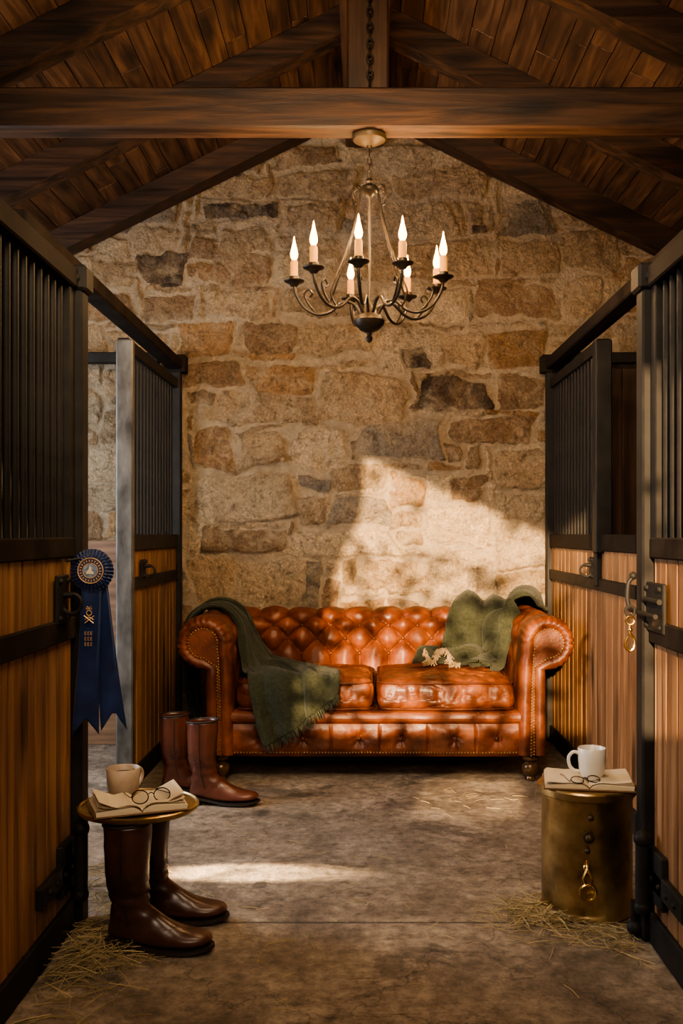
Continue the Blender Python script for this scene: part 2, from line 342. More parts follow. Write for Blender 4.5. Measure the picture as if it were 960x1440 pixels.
def floor():
    m=bpy.data.materials.new('worn_concrete'); m.use_nodes=True; nt=m.node_tree;N=nt.nodes;L=nt.links;b=N['Principled BSDF']
    tc=N.new('ShaderNodeTexCoord')
    def nz_(s,d=6,r=.6,di=0,v=None):
        n=N.new('ShaderNodeTexNoise');n.inputs['Scale'].default_value=s;n.inputs['Detail'].default_value=d;n.inputs['Roughness'].default_value=r;n.inputs['Distortion'].default_value=di
        L.new(v or tc.outputs['Object'],n.inputs['Vector']);return n
    def mr(src,a0,a1,b0,b1):
        r=N.new('ShaderNodeMapRange');r.inputs[1].default_value=a0;r.inputs[2].default_value=a1;r.inputs[3].default_value=b0;r.inputs[4].default_value=b1;L.new(src,r.inputs[0]);return r.outputs[0]
    def mul(x,y,op='MULTIPLY'):
        r=N.new('ShaderNodeMath');r.operation=op;L.new(x,r.inputs[0])
        if isinstance(y,float): r.inputs[1].default_value=y
        else: L.new(y,r.inputs[1])
        return r.outputs[0]
    n1=nz_(2.8,11,.74,.6);n2=nz_(22,9,.78);n3=nz_(90,5,.7);n4=nz_(2.9,8,.66,.5)
    mp=N.new('ShaderNodeMapping');mp.inputs['Scale'].default_value=(3,26,3);mp.inputs['Rotation'].default_value=(0,0,.5);L.new(tc.outputs['Object'],mp.inputs[0]);n6=nz_(1,8,.7,1.5,mp.outputs[0])
    cr=N.new('ShaderNodeValToRGB');e=cr.color_ramp.elements;e[0].position=.34;e[0].color=(.115,.092,.071,1);e[1].position=.66;e[1].color=(.40,.33,.255,1);x=e.new(.5);x.color=(.255,.207,.158,1)
    L.new(n1.outputs['Fac'],cr.inputs['Fac'])
    mx=N.new('ShaderNodeMix');mx.data_type='RGBA';mx.blend_type='OVERLAY';mx.inputs[0].default_value=.88
    L.new(cr.outputs[0],mx.inputs[6]); L.new(mr(n2.outputs['Fac'],.32,.68,.12,.9),mx.inputs[7])
    stain=mr(n4.outputs['Fac'],.57,.62,1,.52)
    scuff=mr(n6.outputs['Fac'],.60,.70,1,1.5)
    sp=N.new('ShaderNodeSeparateXYZ');L.new(tc.outputs['Object'],sp.inputs[0])
    md=N.new('ShaderNodeMath');md.operation='SUBTRACT';L.new(sp.outputs[1],md.inputs[0]);md.inputs[1].default_value=3.05
    wb=N.new('ShaderNodeMath');wb.operation='MULTIPLY_ADD';L.new(n2.outputs['Fac'],wb.inputs[0]);wb.inputs[1].default_value=.012;L.new(md.outputs[0],wb.inputs[2])
    ab=N.new('ShaderNodeMath');ab.operation='ABSOLUTE';L.new(wb.outputs[0],ab.inputs[0])
    jr=mr(ab.outputs[0],.002,.009,.3,1)
    vo=N.new('ShaderNodeTexVoronoi');vo.feature='DISTANCE_TO_EDGE';vo.inputs['Scale'].default_value=1.1
    nv=nz_(3,6,.6);av=N.new('ShaderNodeVectorMath');av.operation='MULTIPLY_ADD';L.new(nv.outputs['Color'],av.inputs[0]);av.inputs[1].default_value=(.5,.5,.5);L.new(tc.outputs['Object'],av.inputs[2]);L.new(av.outputs[0],vo.inputs['Vector'])
    ck=mr(vo.outputs['Distance'],0,.007,.5,1)
    f=mul(mul(mul(stain,jr),ck),scuff)
    sc=N.new('ShaderNodeVectorMath');sc.operation='SCALE';L.new(mx.outputs[2],sc.inputs[0]);L.new(f,sc.inputs['Scale'])
    L.new(sc.outputs[0],b.inputs['Base Color'])
    L.new(mr(n1.outputs['Fac'],.3,.7,.42,.78),b.inputs['Roughness'])
    h=N.new('ShaderNodeMath');h.operation='MULTIPLY_ADD';L.new(n3.outputs['Fac'],h.inputs[0]);h.inputs[1].default_value=.4;L.new(n2.outputs['Fac'],h.inputs[2])
    h2=mul(mul(h.outputs[0],jr,'ADD'),mul(n1.outputs['Fac'],2.0),'ADD')
    bp=N.new('ShaderNodeBump');bp.inputs['Strength'].default_value=.65;bp.inputs['Distance'].default_value=.012;L.new(h2,bp.inputs['Height']);L.new(bp.outputs['Normal'],b.inputs['Normal'])
    struct('floor',box(-SIDE-.1,SIDE+.1,FRONT-.1,WALLY+.2,-.1,0,0),m,'worn stained concrete floor')
floor()
struct('wall_left',box(-SIDE-.1,-SIDE,FRONT-.1,WALLY+.2,0,2.35,0),M_plain,'rough side wall')
struct('wall_right',box(SIDE,SIDE+.1,FRONT-.1,WALLY+.2,0,2.35,0),M_plain,'rough side wall')
def front_wall():
    bm=bmesh.new(); y=FRONT
    out=[(-3.05,0),(3.05,0),(3.05,2.27),(0,3.76),(-3.05,2.27)]
    holes=[[(-1.0,2.985),(.54,2.32),(.54,1.38),(-1.50,1.38),(-1.50,1.98),(-1.22,2.24),(-1.02,2.66)],[(-.57,1.045),(-.34,1.03),(-.11,1.035),(-.11,1.16),(-.40,1.175),(-.57,1.14)]]  # invented openings, shaped so the sun lands in the wanted patches
    es=[]
    for lp in [out]+holes:
        vs=[bm.verts.new((x,y,z)) for x,z in lp]
        for i in range(len(vs)): es.append(bm.edges.new((vs[i],vs[(i+1)%len(vs)])))
    bmesh.ops.triangle_fill(bm,edges=es,use_beauty=True,use_dissolve=False)
    bm.verts.index_update()
    def inside(px,pz,pl):
        c=False
        for i in range(len(pl)):
            x1,z1=pl[i];x2,z2=pl[i-1]
            if (z1>pz)!=(z2>pz) and px<(x2-x1)*(pz-z1)/(z2-z1)+x1: c=not c
        return c
    V=[tuple(v.co) for v in bm.verts];F=[]
    for f in bm.faces:
        c=f.calc_center_median()
        if any(inside(c.x,c.z,h) for h in holes): continue
        F.append(tuple(v.index for v in f.verts))
    bm.free()
    struct('wall_front',(V,F),M_plain,'end wall with openings cut to shape the sun patches')
front_wall()
def leaf_gobo():  # out-of-view leaves added to break up the sun beam
    gs=[];base=(-1.7,-2.3,0)
    gs.append(tube(smooth_path([(-2.0,-2.3,0),(-2.05,-2.3,1.2),(-1.95,-2.3,2.2),(-1.6,-2.3,2.9)],5),.05,8))
    n=0
    while n<700:
        x=random.uniform(-2.1,.35);z=random.uniform(1.5,3.2)
        e=z-(3.24-.43*(x+1.2))
        clear=(-.34<e<-.02) and x>-1.22
        dens=.12 if clear else .60
        if x<-1.26: dens=.78
        if z<2.04: dens=.75
        if x>-.1 and z<2.35: dens=.12
        if random.random()>dens: continue
        n+=1
        l=random.uniform(.06,.14);w=l*.5;M=Matrix.Translation((x,-2.3+random.uniform(-.2,.2),z))@Matrix.Rotation(random.uniform(0,6.3),4,'Y')@Matrix.Rotation(random.uniform(-.7,.7),4,'X')
        V=[(0,0,-l/2),(w/2,.004,-l*.1),(w*.35,.004,l*.25),(0,0,l/2),(-w*.35,.004,l*.25),(-w/2,.004,-l*.1)]
        gs.append(xf((V,[(0,1,2,3,4,5)]),M))
    o=single('leaf_gobo',join(gs),M_leaf,'unseen leaves and trunk added outside the end wall to dapple the sun','leaf_gobo',base,smooth=False,fixn=False); o['kind']='stuff'
leaf_gobo()
def ceiling():
    gs=[]; L=SIDE/math.cos(math.atan(SL)); a=math.atan(SL)
    for s in (-1,1):
        M=Matrix.Translation((0,0,RB))@Matrix.Rotation(s*a,4,'Y')
        t=0.0
        while t<L+.15:
            w=random.choice([.09,.105,.12]); y=-1.1+random.uniform(-.8,0)
            while y<WALLY+.1:
                l=random.uniform(.6,1.6); o=random.uniform(0,.005)
                x0,x1=(t+.0012,t+w-.0012)
                if s<0: x0,x1=-x1,-x0
                ya,yb=max(y,-1.1)+.0006,min(y+l,WALLY+.15)-.0006
                if yb-ya>.02: gs.append(xf(box(x0,x1,ya,yb,o,.03+o,.0025),M))
                y+=l
            t+=w
        gs.append(xf(box(min(0,s*(L+.2)),max(0,s*(L+.2)),-1.15,WALLY+.2,.038,.06,0),M))
    struct('ceiling',join(gs),M_ceil,'sloping roof lined with warm brown boards')
ceiling()
def rafter_geo(y0,y1,s,depth=.14,xe=3.0):
    p=[(0,RR),(0,RR+depth),(s*xe,RR+depth-SL*xe),(s*xe,RR-SL*xe)]
    return poly_extr(p,y0,y1)
tr=empty('roof_truss','dark timber truss with tie beam and king post','roof truss',(0,3.85,2.725))
b0=tr.location[:]
make('tie_beam',box(-1.74,1.74,3.79,3.90,2.735,2.892,.008,1),M_beamx,tr,b0)
make('king_post',box(-.062,.1,3.84,3.93,2.885,3.42,.008),M_beamz,tr,b0)
for s in(-1,1): make('rafter',rafter_geo(3.79,3.91,s),M_beamx,tr,b0)
for y0,y1 in ((4.74,4.86),(5.62,5.76),(2.7,2.82),(1.4,1.52)):
    for s in(-1,1):
        base=(s*.05,(y0+y1)/2,RR)
        single('roof_rafter',rafter_geo(y0,y1,s),M_beamx,'dark sloping timber roof rafter','rafter',base,group='roof rafters')
single('ridge_beam',box(-.10,.12,-.9,5.79,3.43,3.64,.008),M_beamy,'dark timber ridge beam under the roof','beam',(0,2.4,3.43))
# ------------------------------------------------------------------ STALLS
def planks_x(xa,xb,y0,y1,z0,z1,w=.098):
    gs=[]; y=y0
    while y<y1-.01:
        e=min(y+w,y1); gs.append(box(xa,xb,y+.002,e-.002,z0,z1,.006)); y=e
    return join(gs)
def latch(th,b0,s,xf_,y,z,w=.12,h=.13,ring=True):
    x1=xf_-s*.012
    pl=[box(min(xf_,x1),max(xf_,x1),y-w/2,y+w/2,z-h/2,z+h/2,.003)]
    for dy in(-1,1):
        for dz in(-1,1): pl.append(ball(.009,x1,y+dy*w*.36,z+dz*h*.38,10))
    p=make('latch_plate',join(pl),M_steel,th,b0,label='black iron latch plate')
    if ring:
        g=mv(torus(.028,.0055,'y',24,8),x1-s*.022,y,z-.012)
        r=make('latch_ring',join([g,cyl((x1,y,z+.012),(x1-s*.028,y,z+.014),.009)]),M_steel,None,b0)
        r.parent=p
def near_stall(s,xi,yp0,yp1,H,name_label):
    b0=(s*xi,1.9,0.0)
    th=empty('horse_stall',name_label,'horse stall',b0)
    xo=xi+.05; X=lambda a,b:(min(s*a,s*b),max(s*a,s*b)); ys=1.0
    make('planks',planks_x(*X(xi+.008,xo-.008),ys,yp0,.09,1.125),M_plank,th,b0,label='vertical honey-brown boards')
    make('middle_rail',box(*X(xi-.004,xo+.004),ys,yp0,1.118,1.178,.004),M_rail,th,b0)
    make('top_rail',box(*X(xi-.012,xo+.012),ys,yp1,H-.062,H,.005,1),M_rail,th,b0)
    make('strap_rail',box(*X(xi-.006,xi+.012),ys,yp0,.875,.94,.003),M_rail,th,b0)
    make('bottom_rail',box(*X(xi-.004,xo+.004),ys,yp0,.0,.095,.004),M_steel,th,b0)
    make('end_post',join([box(*X(xi-.022,xo+.005),yp0+.01,yp1,0,H-.01,.006),box(*X(xi-.0,xo),yp0-.045,yp0+.01,1.17,H-.05,.003),
        box(*X(xi-.036,xo+.015),yp0,yp1+.01,H-.065,H+.012,.008),ball(.014,s*(xi-.005),yp0-.003,H-.03)]),M_steel,th,b0)
    bar=None; y=yp0-.07; 
    while y>ys:
        if bar is None:
            bar=make('grille_bar',cyl((s*(xi+.025),y,1.17),(s*(xi+.025),y,H-.05),.0115,12),M_steel,th,b0); y00=y
        else: dup(bar,'grille_bar',th,loc=(0,y-y00,0))
        y-=.062
    return th,b0
thL,bL=near_stall(-1,.87,3.0,3.08,1.99,'honey-brown boarded stall front with steel bars beside a rosette')
thR,bR=near_stall(1,.835,2.885,2.965,1.965,'honey-brown boarded stall front with steel bars and iron bolt')
latch(thL,bL,-1,-.87,2.86,1.0,.10,.14)
latch(thR,bR,1,.835,2.82,.98,.17,.14,ring=False)
make('latch_bolt',join([cyl((.816,2.89,1.0),(.816,2.74,1.0),.008),cyl((.805,2.74,.96),(.805,3.0,.96),.007),tube(smooth_path([(.795,2.93,1.06),(.782,2.93,1.045),(.778,2.93,1.0),(.784,2.93,.97)]),.007),ball(.012,.795,2.93,1.065),mv(torus(.014,.0045,'y',20,8),.785,2.925,.962)]),M_steel,thR,bR)
for s,xi,th,b0,yy in((-1,.87,thL,bL,2.93),(1,.835,thR,bR,2.83)):
    a,b_=sorted((s*(xi-.012),s*(xi+.01)))
    kx=s*(xi-.035)
    make('strap_hinge',join([box(a,b_,yy-.26,yy+.06,.175,.235,.004),box(a,b_,yy-.08,yy+.04,.14,.29,.004),cyl((kx,yy+.02,.12),(kx,yy+.02,.31),.02),ball(.026,kx,yy+.02,.315),ball(.024,kx,yy+.02,.12)]+[ball(.009,s*(xi-.012),yy-.2+.07*i,.205) for i in range(4)]),M_steel,th,b0,label='black iron strap hinge')
make('floor_bolt',join([cyl((.80,2.93,.0),(.80,2.93,.11),.012),ball(.024,.80,2.93,.03)]),M_steel,thR,bR)
hk=[mv(torus(.012,.0035,'y'),.782,2.915,.935),tube(smooth_path([(.782,2.915,.923),(.782,2.915,.898),(.794,2.915,.880),(.794,2.915,.857),(.782,2.915,.846),(.769,2.915,.857),(.769,2.915,.873),(.777,2.915,.888)]),.0042),ball(.007,.782,2.915,.908)]
single('snap_hook',join(hk),M_brassb,'small brass snap hook hanging from the stall latch','hook',(.782,2.915,.94))
M_divd=mat('divider_wood',(0.03,0.014,0.007),(0.09,0.045,0.02),(14,14,1),2,.6,bump=.3,bdist=.004,island=.3)
def divider(s,x0,y,h,name='stall_divider',label='dark board divider between two stalls'):
    gs=[];x=x0
    while x<SIDE-.01:
        e=min(x+.14,SIDE-.005);a,b_=sorted((s*x,s*e));gs.append(box(a+.001,b_-.001,y,y+.035,0,h,.003));x=e
    single(name,join(gs),M_divd,label,'divider',(s*2,y,0))
divider(-1,.935,3.1,1.97); divider(1,.90,3.0,1.95); divider(1,1.2,5.68,2.13,'stall_shade_boards','dark boards added to stand for the shade inside the stall')  # last one: dark boards added so the right stall interior reads as shaded
def far_stall(s,xi,yg0,ylow0,label,galv):
    b0=(s*xi,5.1,0.0); th=empty('stall_partition',label,'horse stall',b0); xo=xi+.045
    X=lambda a,b:(min(s*a,s*b),max(s*a,s*b)); ye=5.74
    make('planks',planks_x(*X(xi+.008,xo-.008),ylow0,ye-.04,.09,1.12,.1),M_plank,th,b0)
    make('middle_rail',box(*X(xi-.004,xo+.004),ylow0,ye-.04,1.11,1.185,.004),M_steel if s<0 else M_rail,th,b0)
    make('strap_rail',box(*X(xi-.006,xi+.012),ylow0,ye-.04,.93,.985,.003),M_steel,th,b0)
    make('bottom_rail',box(*X(xi-.004,xo+.004),ylow0,ye-.04,0,.095,.004),M_steel,th,b0)
    make('header_rail',box(*X(xi-.004,xo+.004),yg0,ye-.04,2.02,2.075,.004),M_steel,th,b0)
    make('end_post',box(*X(xi-.02,xo+.015),ye-.055,ye,0,2.15,.005),M_steel,th,b0)
    make('gate_post',box(*X(xi-.03,xo+.0),yg0-(.045 if galv else .07),yg0,0 if galv else 1.1,2.06,.006),M_galv if galv else M_steel,th,b0,label='galvanised steel post' if galv else None)
    make('track_rail',join([box(*X(xi-.03,xo+.01),3.05,ye,2.125,2.185,.006),box(*X(xi-.05,xo+.03),ye-.07,ye+.02,2.11,2.21,.006)]),M_rail,th,b0)
    y=yg0+.06;bar=None
    while y<ye-.08:
        if bar is None: bar=make('grille_bar',cyl((s*(xi+.02),y,1.18),(s*(xi+.02),y,2.03),.0105,10),M_steel,th,b0);y00=y
        else: dup(bar,'grille_bar',th,loc=(0,y-y00,0))
        y+=.074
    return th,b0
fL,fbL=far_stall(-1,1.06,4.50,4.50,'stall partition with boards and dark bars beside the sofa',True)
fR,fbR=far_stall(1,1.07,4.52,3.9,'stall partition with sunlit boards and black bars behind the sofa arm',False)
latch(fL,fbL,-1,-1.06,4.78,1.02,.08,.09); latch(fR,fbR,1,1.07,4.62,1.03,.08,.1)
make('kick_post',box(1.055,1.12,4.50,4.56,.95,1.17,.004),M_steel,fR,fbR)
for s in(-1,1):
    a,b_=sorted((s*1.15,s*2.95))
    single('wall_rail',box(a,b_,5.60,5.66,2.15,2.21,.005),M_steel,'dark steel rail fixed across the stone wall','rail',(s*2,5.63,2.15))
M_board=mat('board_wood',(0.12,0.06,0.03),(0.3,0.17,0.09),(1,1,14),2,.6,bump=.3,bdist=.004)
single('feed_board',box(-2.9,-1.25,5.60,5.66,0.0,1.15,.004),M_board,'plain brown board standing against the stone wall in the stall','board',(-2,5.63,0)) 
# ------------------------------------------------------------------ SOFA
SO=(.062,4.75,0.0)
sofa=empty('chesterfield_sofa','cognac brown leather button-tufted two-seat sofa with rolled arms','sofa',SO)
def arm_profile(n_arc=60):
    c=(.825,.665); r=.130; pts=[]
    for i in range(18): pts.append((.680+.013*(i/17)**2,.13+(.62-.13)*i/17))
    for i in range(n_arc+1):
        a=math.radians(190-(190+95)*i/n_arc); pts.append((c[0]+r*math.cos(a),c[1]+r*math.sin(a)))
    for i in range(1,14): pts.append((.815,.53-(.53-.13)*i/13))
    return np.array(pts)
PR=arm_profile()
def normals2(P):
    t=np.gradient(P,axis=0); n=np.stack([-t[:,1],t[:,0]],1); n/=np.linalg.norm(n,axis=1)[:,None]; return n
PN=normals2(PR)
PS=np.concatenate([[0],np.cumsum(np.linalg.norm(np.diff(PR,axis=0),axis=1))])
if PN[0][0]>0: PN=-PN
def tuft(u,v,p=.17):
    a=u/p+v/p;b=u/p-v/p
    return (np.abs(np.sin(pi*a))*np.abs(np.sin(pi*b)))**.42
def arm(sgn):
    ys=np.concatenate([[0.008,.000,-.008,-.012,-.009,0,.012,.026,.045,.065],np.linspace(.085,.84,60)])
    sh=np.array([.062,.054,.044,.032,.020,.010,.004,.001,0,0]+[0]*60)
    th=np.arctan2(PR[:,1]-.665,PR[:,0]-.825)
    roll=np.clip((PR[:,1]-.53)/.03,0,1)*np.where((PR[:,0]<.71)&(PR[:,1]<.6),0,1)
    wt=np.clip((PS-.33)/.1,0,1)*np.clip((.95-PS)/.12,0,1)
    P=np.zeros((len(PR),len(ys),3))
    for j,y in enumerate(ys):
        w_=np.interp(j,[0,1,3,6,9,12,15],[.4,.9,1,1,.9,.5,0]) if j<15 else 0
        pl=-np.abs(np.sin(th*11+.35*np.sin(th*5)))**.5
        pleat=-.013*(1+pl)*roll*w_
        tf=(tuft(np.full(len(PS),y)-.06,PS-.36,.19)-1)*.024*wt*np.clip((y-.12)/.08,0,1)
        wr=np.array([mnoise.noise(Vector((p[0]*9,y*9,p[1]*9+sgn)))+.5*mnoise.noise(Vector((p[0]*25,y*25,p[1]*25+sgn))) for p in PR])*.005*min(1,max(0,y)/.05)
        d=-sh[j]+pleat+tf+wr
        q=PR+PN*d[:,None]
        P[:,j,0]=q[:,0]*sgn;P[:,j,1]=y;P[:,j,2]=q[:,1]
    g=grid(P)
    front=[(P[i,0,0],P[i,0,1],P[i,0,2]) for i in range(len(PR))]
    back=[tuple(P[i,-1]) for i in range(len(PR))]
    n=len(PR)
    body=make('arm',join([g,(front,[tuple(range(n))]),(back,[tuple(range(n))])]),M_leather,sofa,angle=75,label='rolled leather arm with pleated front')
    Q=PR-PN*.058
    keep=[(x*sgn,z) for x,z in Q]
    p=make('arm_facing',poly_extr(keep,-.002,.015),M_leather,None); p.parent=body
    base=ball(.0048,0,0,0,8,1.0); gs=[]
    R=PR-PN*.060; s=np.concatenate([[0],np.cumsum(np.linalg.norm(np.diff(R,axis=0),axis=1))])
    for t in np.arange(0,s[-1],.0145):
        gs.append(mv(base,np.interp(t,s,R[:,0])*sgn,-.004,np.interp(t,s,R[:,1])))
    nh=make('nailhead_trim',join(gs),M_nail,None,kind='stuff',label='brass nailhead trim'); nh.parent=body
arm(-1);arm(1)
def sofa_back():
    xs=np.linspace(-.74,.74,340)
    pts=[]
    for i in range(30): pts.append((.645+.03*(i/29),.36+(.64-.36)*i/29))
    for i in range(41):
        a=math.radians(185-(185+80)*i/40); pts.append((.797+.122*math.cos(a),.662+.122*math.sin(a)))
    for i in range(1,10): pts.append((.86,.54-(.54-.13)*i/9))
    P0=np.array(pts)
    s=np.concatenate([[0],np.cumsum(np.linalg.norm(np.diff(P0,axis=0),axis=1))])
    S=np.linspace(0,s[-1],200); P0=np.stack([np.interp(S,s,P0[:,0]),np.interp(S,s,P0[:,1])],1)
    n=normals2(P0)
    if n[2][0]>0:n=-n
    px=.158; pv=.080
    A0=.10+pv;A1=.10+4*pv
    G=np.zeros((len(xs),len(S),3))
    for i,x in enumerate(xs):
        wr=np.array([mnoise.noise(Vector((x*9,q*9,3)))+.8*mnoise.noise(Vector((x*28,q*14,8))) for q in S])*.005
        a=x/px+(S-.10)/(2*pv);b=x/px-(S-.10)/(2*pv)
        diamond=(np.abs(np.sin(pi*a))*np.abs(np.sin(pi*b)))**.38
        lowf=abs(math.sin(pi*(x/px+.5)))**.5; hif=abs(math.sin(pi*x/px))**.5
        f=np.where(S<A0,lowf,np.where(S>A1,hif,diamond))
        amp=np.where(S>A1,.050*np.clip((.62-S)/.2,0,1),.054)
        d=(f-1)*amp+wr*np.clip((.8-S)/.1,0,1)
        q=P0+n*d[:,None]; G[i,:,0]=x;G[i,:,1]=q[:,0];G[i,:,2]=q[:,1]
    b=make('backrest',grid(G),M_leather,sofa,angle=75,label='deep button-tufted leather backrest')
    bt=None
    for r in range(1,5):
        sv=.10+pv*r
        k=0 if r%2==0 else .5
        xx=-6+k
        while xx<=6:
            x=xx*px
            if abs(x)<.70:
                y=np.interp(sv,S,P0[:,0]);z=np.interp(sv,S,P0[:,1]);nn=(np.interp(sv,S,n[:,0]),np.interp(sv,S,n[:,1]))
                loc=(x,y-nn[0]*.045,z-nn[1]*.045)
                if bt is None:
                    bt=make('tufting_button',ball(.012,0,0,0,12,.9),M_leatherd,None); bt.parent=b; bt.location=loc
                else: dup(bt,'tufting_button',b,loc=loc)
            xx+=1
sofa_back()
def base():
    xs=np.linspace(-.70,.70,360); prof=[(.03,.13),(.022,.14),(.018,.16),(.018,.19),(.018,.22),(.018,.25),(.022,.27),(.024,.277),(.012,.283),(.002,.292),(-.002,.305),(.0,.32),(.008,.332),(.03,.338),(.1,.338)]
    s=np.linspace(0,1,60); k=np.linspace(0,1,len(prof)); pr=np.array(prof)
    P0=np.stack([np.interp(s,k,pr[:,0]),np.interp(s,k,pr[:,1])],1)
    bx=[-.55,-.35,-.08,.12,.38,.58]; seams=[-.45,-.215,.02,.25,.48]
    G=np.zeros((len(xs),60,3))
    for i,x in enumerate(xs):
        d=np.zeros(60); dz=P0[:,1]-.205
        for b in bx:
            r2=((x-b)**2+dz**2); d+=.018*np.exp(-r2/.0007)
            an=np.arctan2(dz,x-b); d+=.004*np.cos(an*6)*np.exp(-r2/.0025)
        for b in seams: d+=.010*np.exp(-((x-b)/.005)**2)*np.exp(-(dz/.06)**4)
        d-=.004*np.cos(x*38)*np.exp(-(dz/.05)**2)*.6
        d+=np.array([mnoise.noise(Vector((x*10,z*14,7))) for z in P0[:,1]])*.007
        G[i,:,0]=x;G[i,:,1]=P0[:,0]+d;G[i,:,2]=P0[:,1]
    b=make('base',join([grid(G),box(-.80,.80,.035,.85,.115,.33,.01)]),M_leather,sofa,angle=60)
    bt=None
    for q in bx:
        if bt is None: bt=make('tufting_button',ball(.011),M_leatherd,None); bt.parent=b; bt.location=(q,.025,.205)
        else: dup(bt,'tufting_button',b,loc=(q,.025,.205))
    gs=[mv(ball(.0048,seg=8),x,.015,.140) for x in np.arange(-.69,.69,.0145)]
    o=make('nailhead_trim',join(gs),M_nail,None,kind='stuff'); o.parent=b
base()
def cushion(sgn):
    hw,hd,hh=.336,.305,.076; r=.055
    bm=bmesh.new();bmesh.ops.create_cube(bm,size=2);bmesh.ops.subdivide_edges(bm,edges=bm.edges,cuts=76,use_grid_fill=True)
    for v in bm.verts:
        p=Vector((v.co.x*hw,v.co.y*hd,v.co.z*hh)); c=Vector((max(-hw+r,min(hw-r,p.x)),max(-hd+r,min(hd-r,p.y)),max(-hh+r,min(hh-r,p.z))))
        d=p-c
        if d.length>1e-9: p=c+d.normalized()*r
        u,w=p.x/hw,p.y/hd; cr=(1-u*u)*(1-w*w)
        if v.co.z>0: p.z+=.026*max(cr,0)**.7
        p.y-=.014*(1-u*u)*(1 if p.y<-hd+.06 else 0)
        q=Vector((p.x*7+sgn*5,p.y*7,p.z*7))
        wr=mnoise.noise(q)*.008+ (1-abs(mnoise.noise(Vector((p.x*6+sgn*3+p.y*4,p.y*11,2)))))**12*-.007+(1-abs(mnoise.noise(Vector((p.x*9-p.y*7+sgn*9,p.y*6,5)))))**14*-.007+(1-abs(mnoise.noise(Vector((p.x*16+p.y*5,p.y*13+sgn,p.z*9)))))**14*-.005
        if p.z>-.02: wr+=.003*math.sin(p.x*62+3.5*mnoise.noise(q))*max(0,min(1,(-p.y-.12)/.14))
        p+=d.normalized()*wr if d.length>1e-9 else Vector((0,0,0))
        v.co=p
    bm.verts.index_update()
    g=([tuple(v.co) for v in bm.verts],[tuple(v.index for v in f.verts) for f in bm.faces]);bm.free()
    loc=(sgn*.340,.332,.408)
    c=make('seat_cushion',g,M_leather,sofa,angle=80,label='plump creased leather seat cushion'); c.location=loc
    for zz in(1,-1):
        pts=[];cr=.045;a,b=hw-.013,hd-.013
        for cx,cy,a0 in((a-cr,b-cr,0),(-a+cr,b-cr,90),(-a+cr,-b+cr,180),(a-cr,-b+cr,270)):
            for k in range(9):
                t=math.radians(a0+k*90/8); pts.append((cx+cr*math.cos(t),cy+cr*math.sin(t)-(0.006 if cy<0 else 0),zz*(hh-.014)))
        pp=[]
        for i in range(len(pts)):
            p=Vector(pts[i]);q=Vector(pts[(i+1)%len(pts)]);pp.append(p)
            if (q-p).length>.05:
                for k in range(1,14):
                    w=p.lerp(q,k/14)
                    if w.y<-.2: w.y-=.012*(1-(w.x/hw)**2)-.0
                    pp.append(w)
        q=make('piping',tube(pp,.0055,8,True),M_leatherd,None);q.parent=c
cushion(-1);cushion(1)
lg=None
lp=[(.018,0),(.024,.004),(.026,.012),(.022,.022),(.03,.03),(.04,.045),(.043,.062),(.038,.08),(.026,.09),(.03,.097),(.04,.105),(.042,.12)]
M_foot=mat('foot_wood',(0.06,0.033,0.016),(0.20,0.115,0.052),ns=8,rough=.25,metal=.4,bump=0)
for x,y in((.745,.05),(-.745,.05),(-.745,.78),(.745,.78)):
    if lg is None: lg=make('leg',lathe(lp,28),M_foot,sofa,label='dark turned bun foot with worn brass sheen');lg.location=(x,y,0)
    else: dup(lg,'leg',sofa,loc=(x,y,0))
# ------------------------------------------------------------------ BLANKETS (position based cloth on the sofa)
def collide(P):
    e=.008
    con=np.zeros(len(P),bool)
    def boxc(x0,x1,y0,y1,z0,z1):
        nonlocal con
        m=(P[:,0]>x0-e)&(P[:,0]<x1+e)&(P[:,1]>y0-e)&(P[:,1]<y1+e)&(P[:,2]>z0-e)&(P[:,2]<z1+e)
        if not m.any(): return
        q=P[m]; d=np.stack([q[:,0]-(x0-e),(x1+e)-q[:,0],q[:,1]-(y0-e),(y1+e)-q[:,1],1e3+0*q[:,2],(z1+e)-q[:,2]],1)
        k=d.argmin(1)
        for a,(ax,val) in enumerate([(0,x0-e),(0,x1+e),(1,y0-e),(1,y1+e),(2,z0-e),(2,z1+e)]):
            s=k==a; q[s,ax]=val
        P[m]=q; con|=m
    def cylc(ax,c1,c2,r,lo,hi):
        nonlocal con
        a=1 if ax=='y' else 0; o=0 if ax=='y' else 1
        m=(P[:,a]>lo)&(P[:,a]<hi); d1=P[:,o]-c1;d2=P[:,2]-c2;l=np.hypot(d1,d2)+1e-9
        m&=l<r+e
        P[m,o]=c1+d1[m]/l[m]*(r+e);P[m,2]=c2+d2[m]/l[m]*(r+e); con|=m
    boxc(-.69,.69,-.012,.66,.1,.50)
    boxc(-.76,.76,.67,.86,.1,.66)
    for s in(-1,1):
        a,b=sorted((s*.69,s*.815)); boxc(a,b,-.01,.85,.1,.66)
        cylc('y',s*.825,.665,.134,-.01,.86)
    cylc('x',.797,.662,.127,-.82,.82)
    m=P[:,2]<.012; P[m,2]=.012; con|=m
    return con
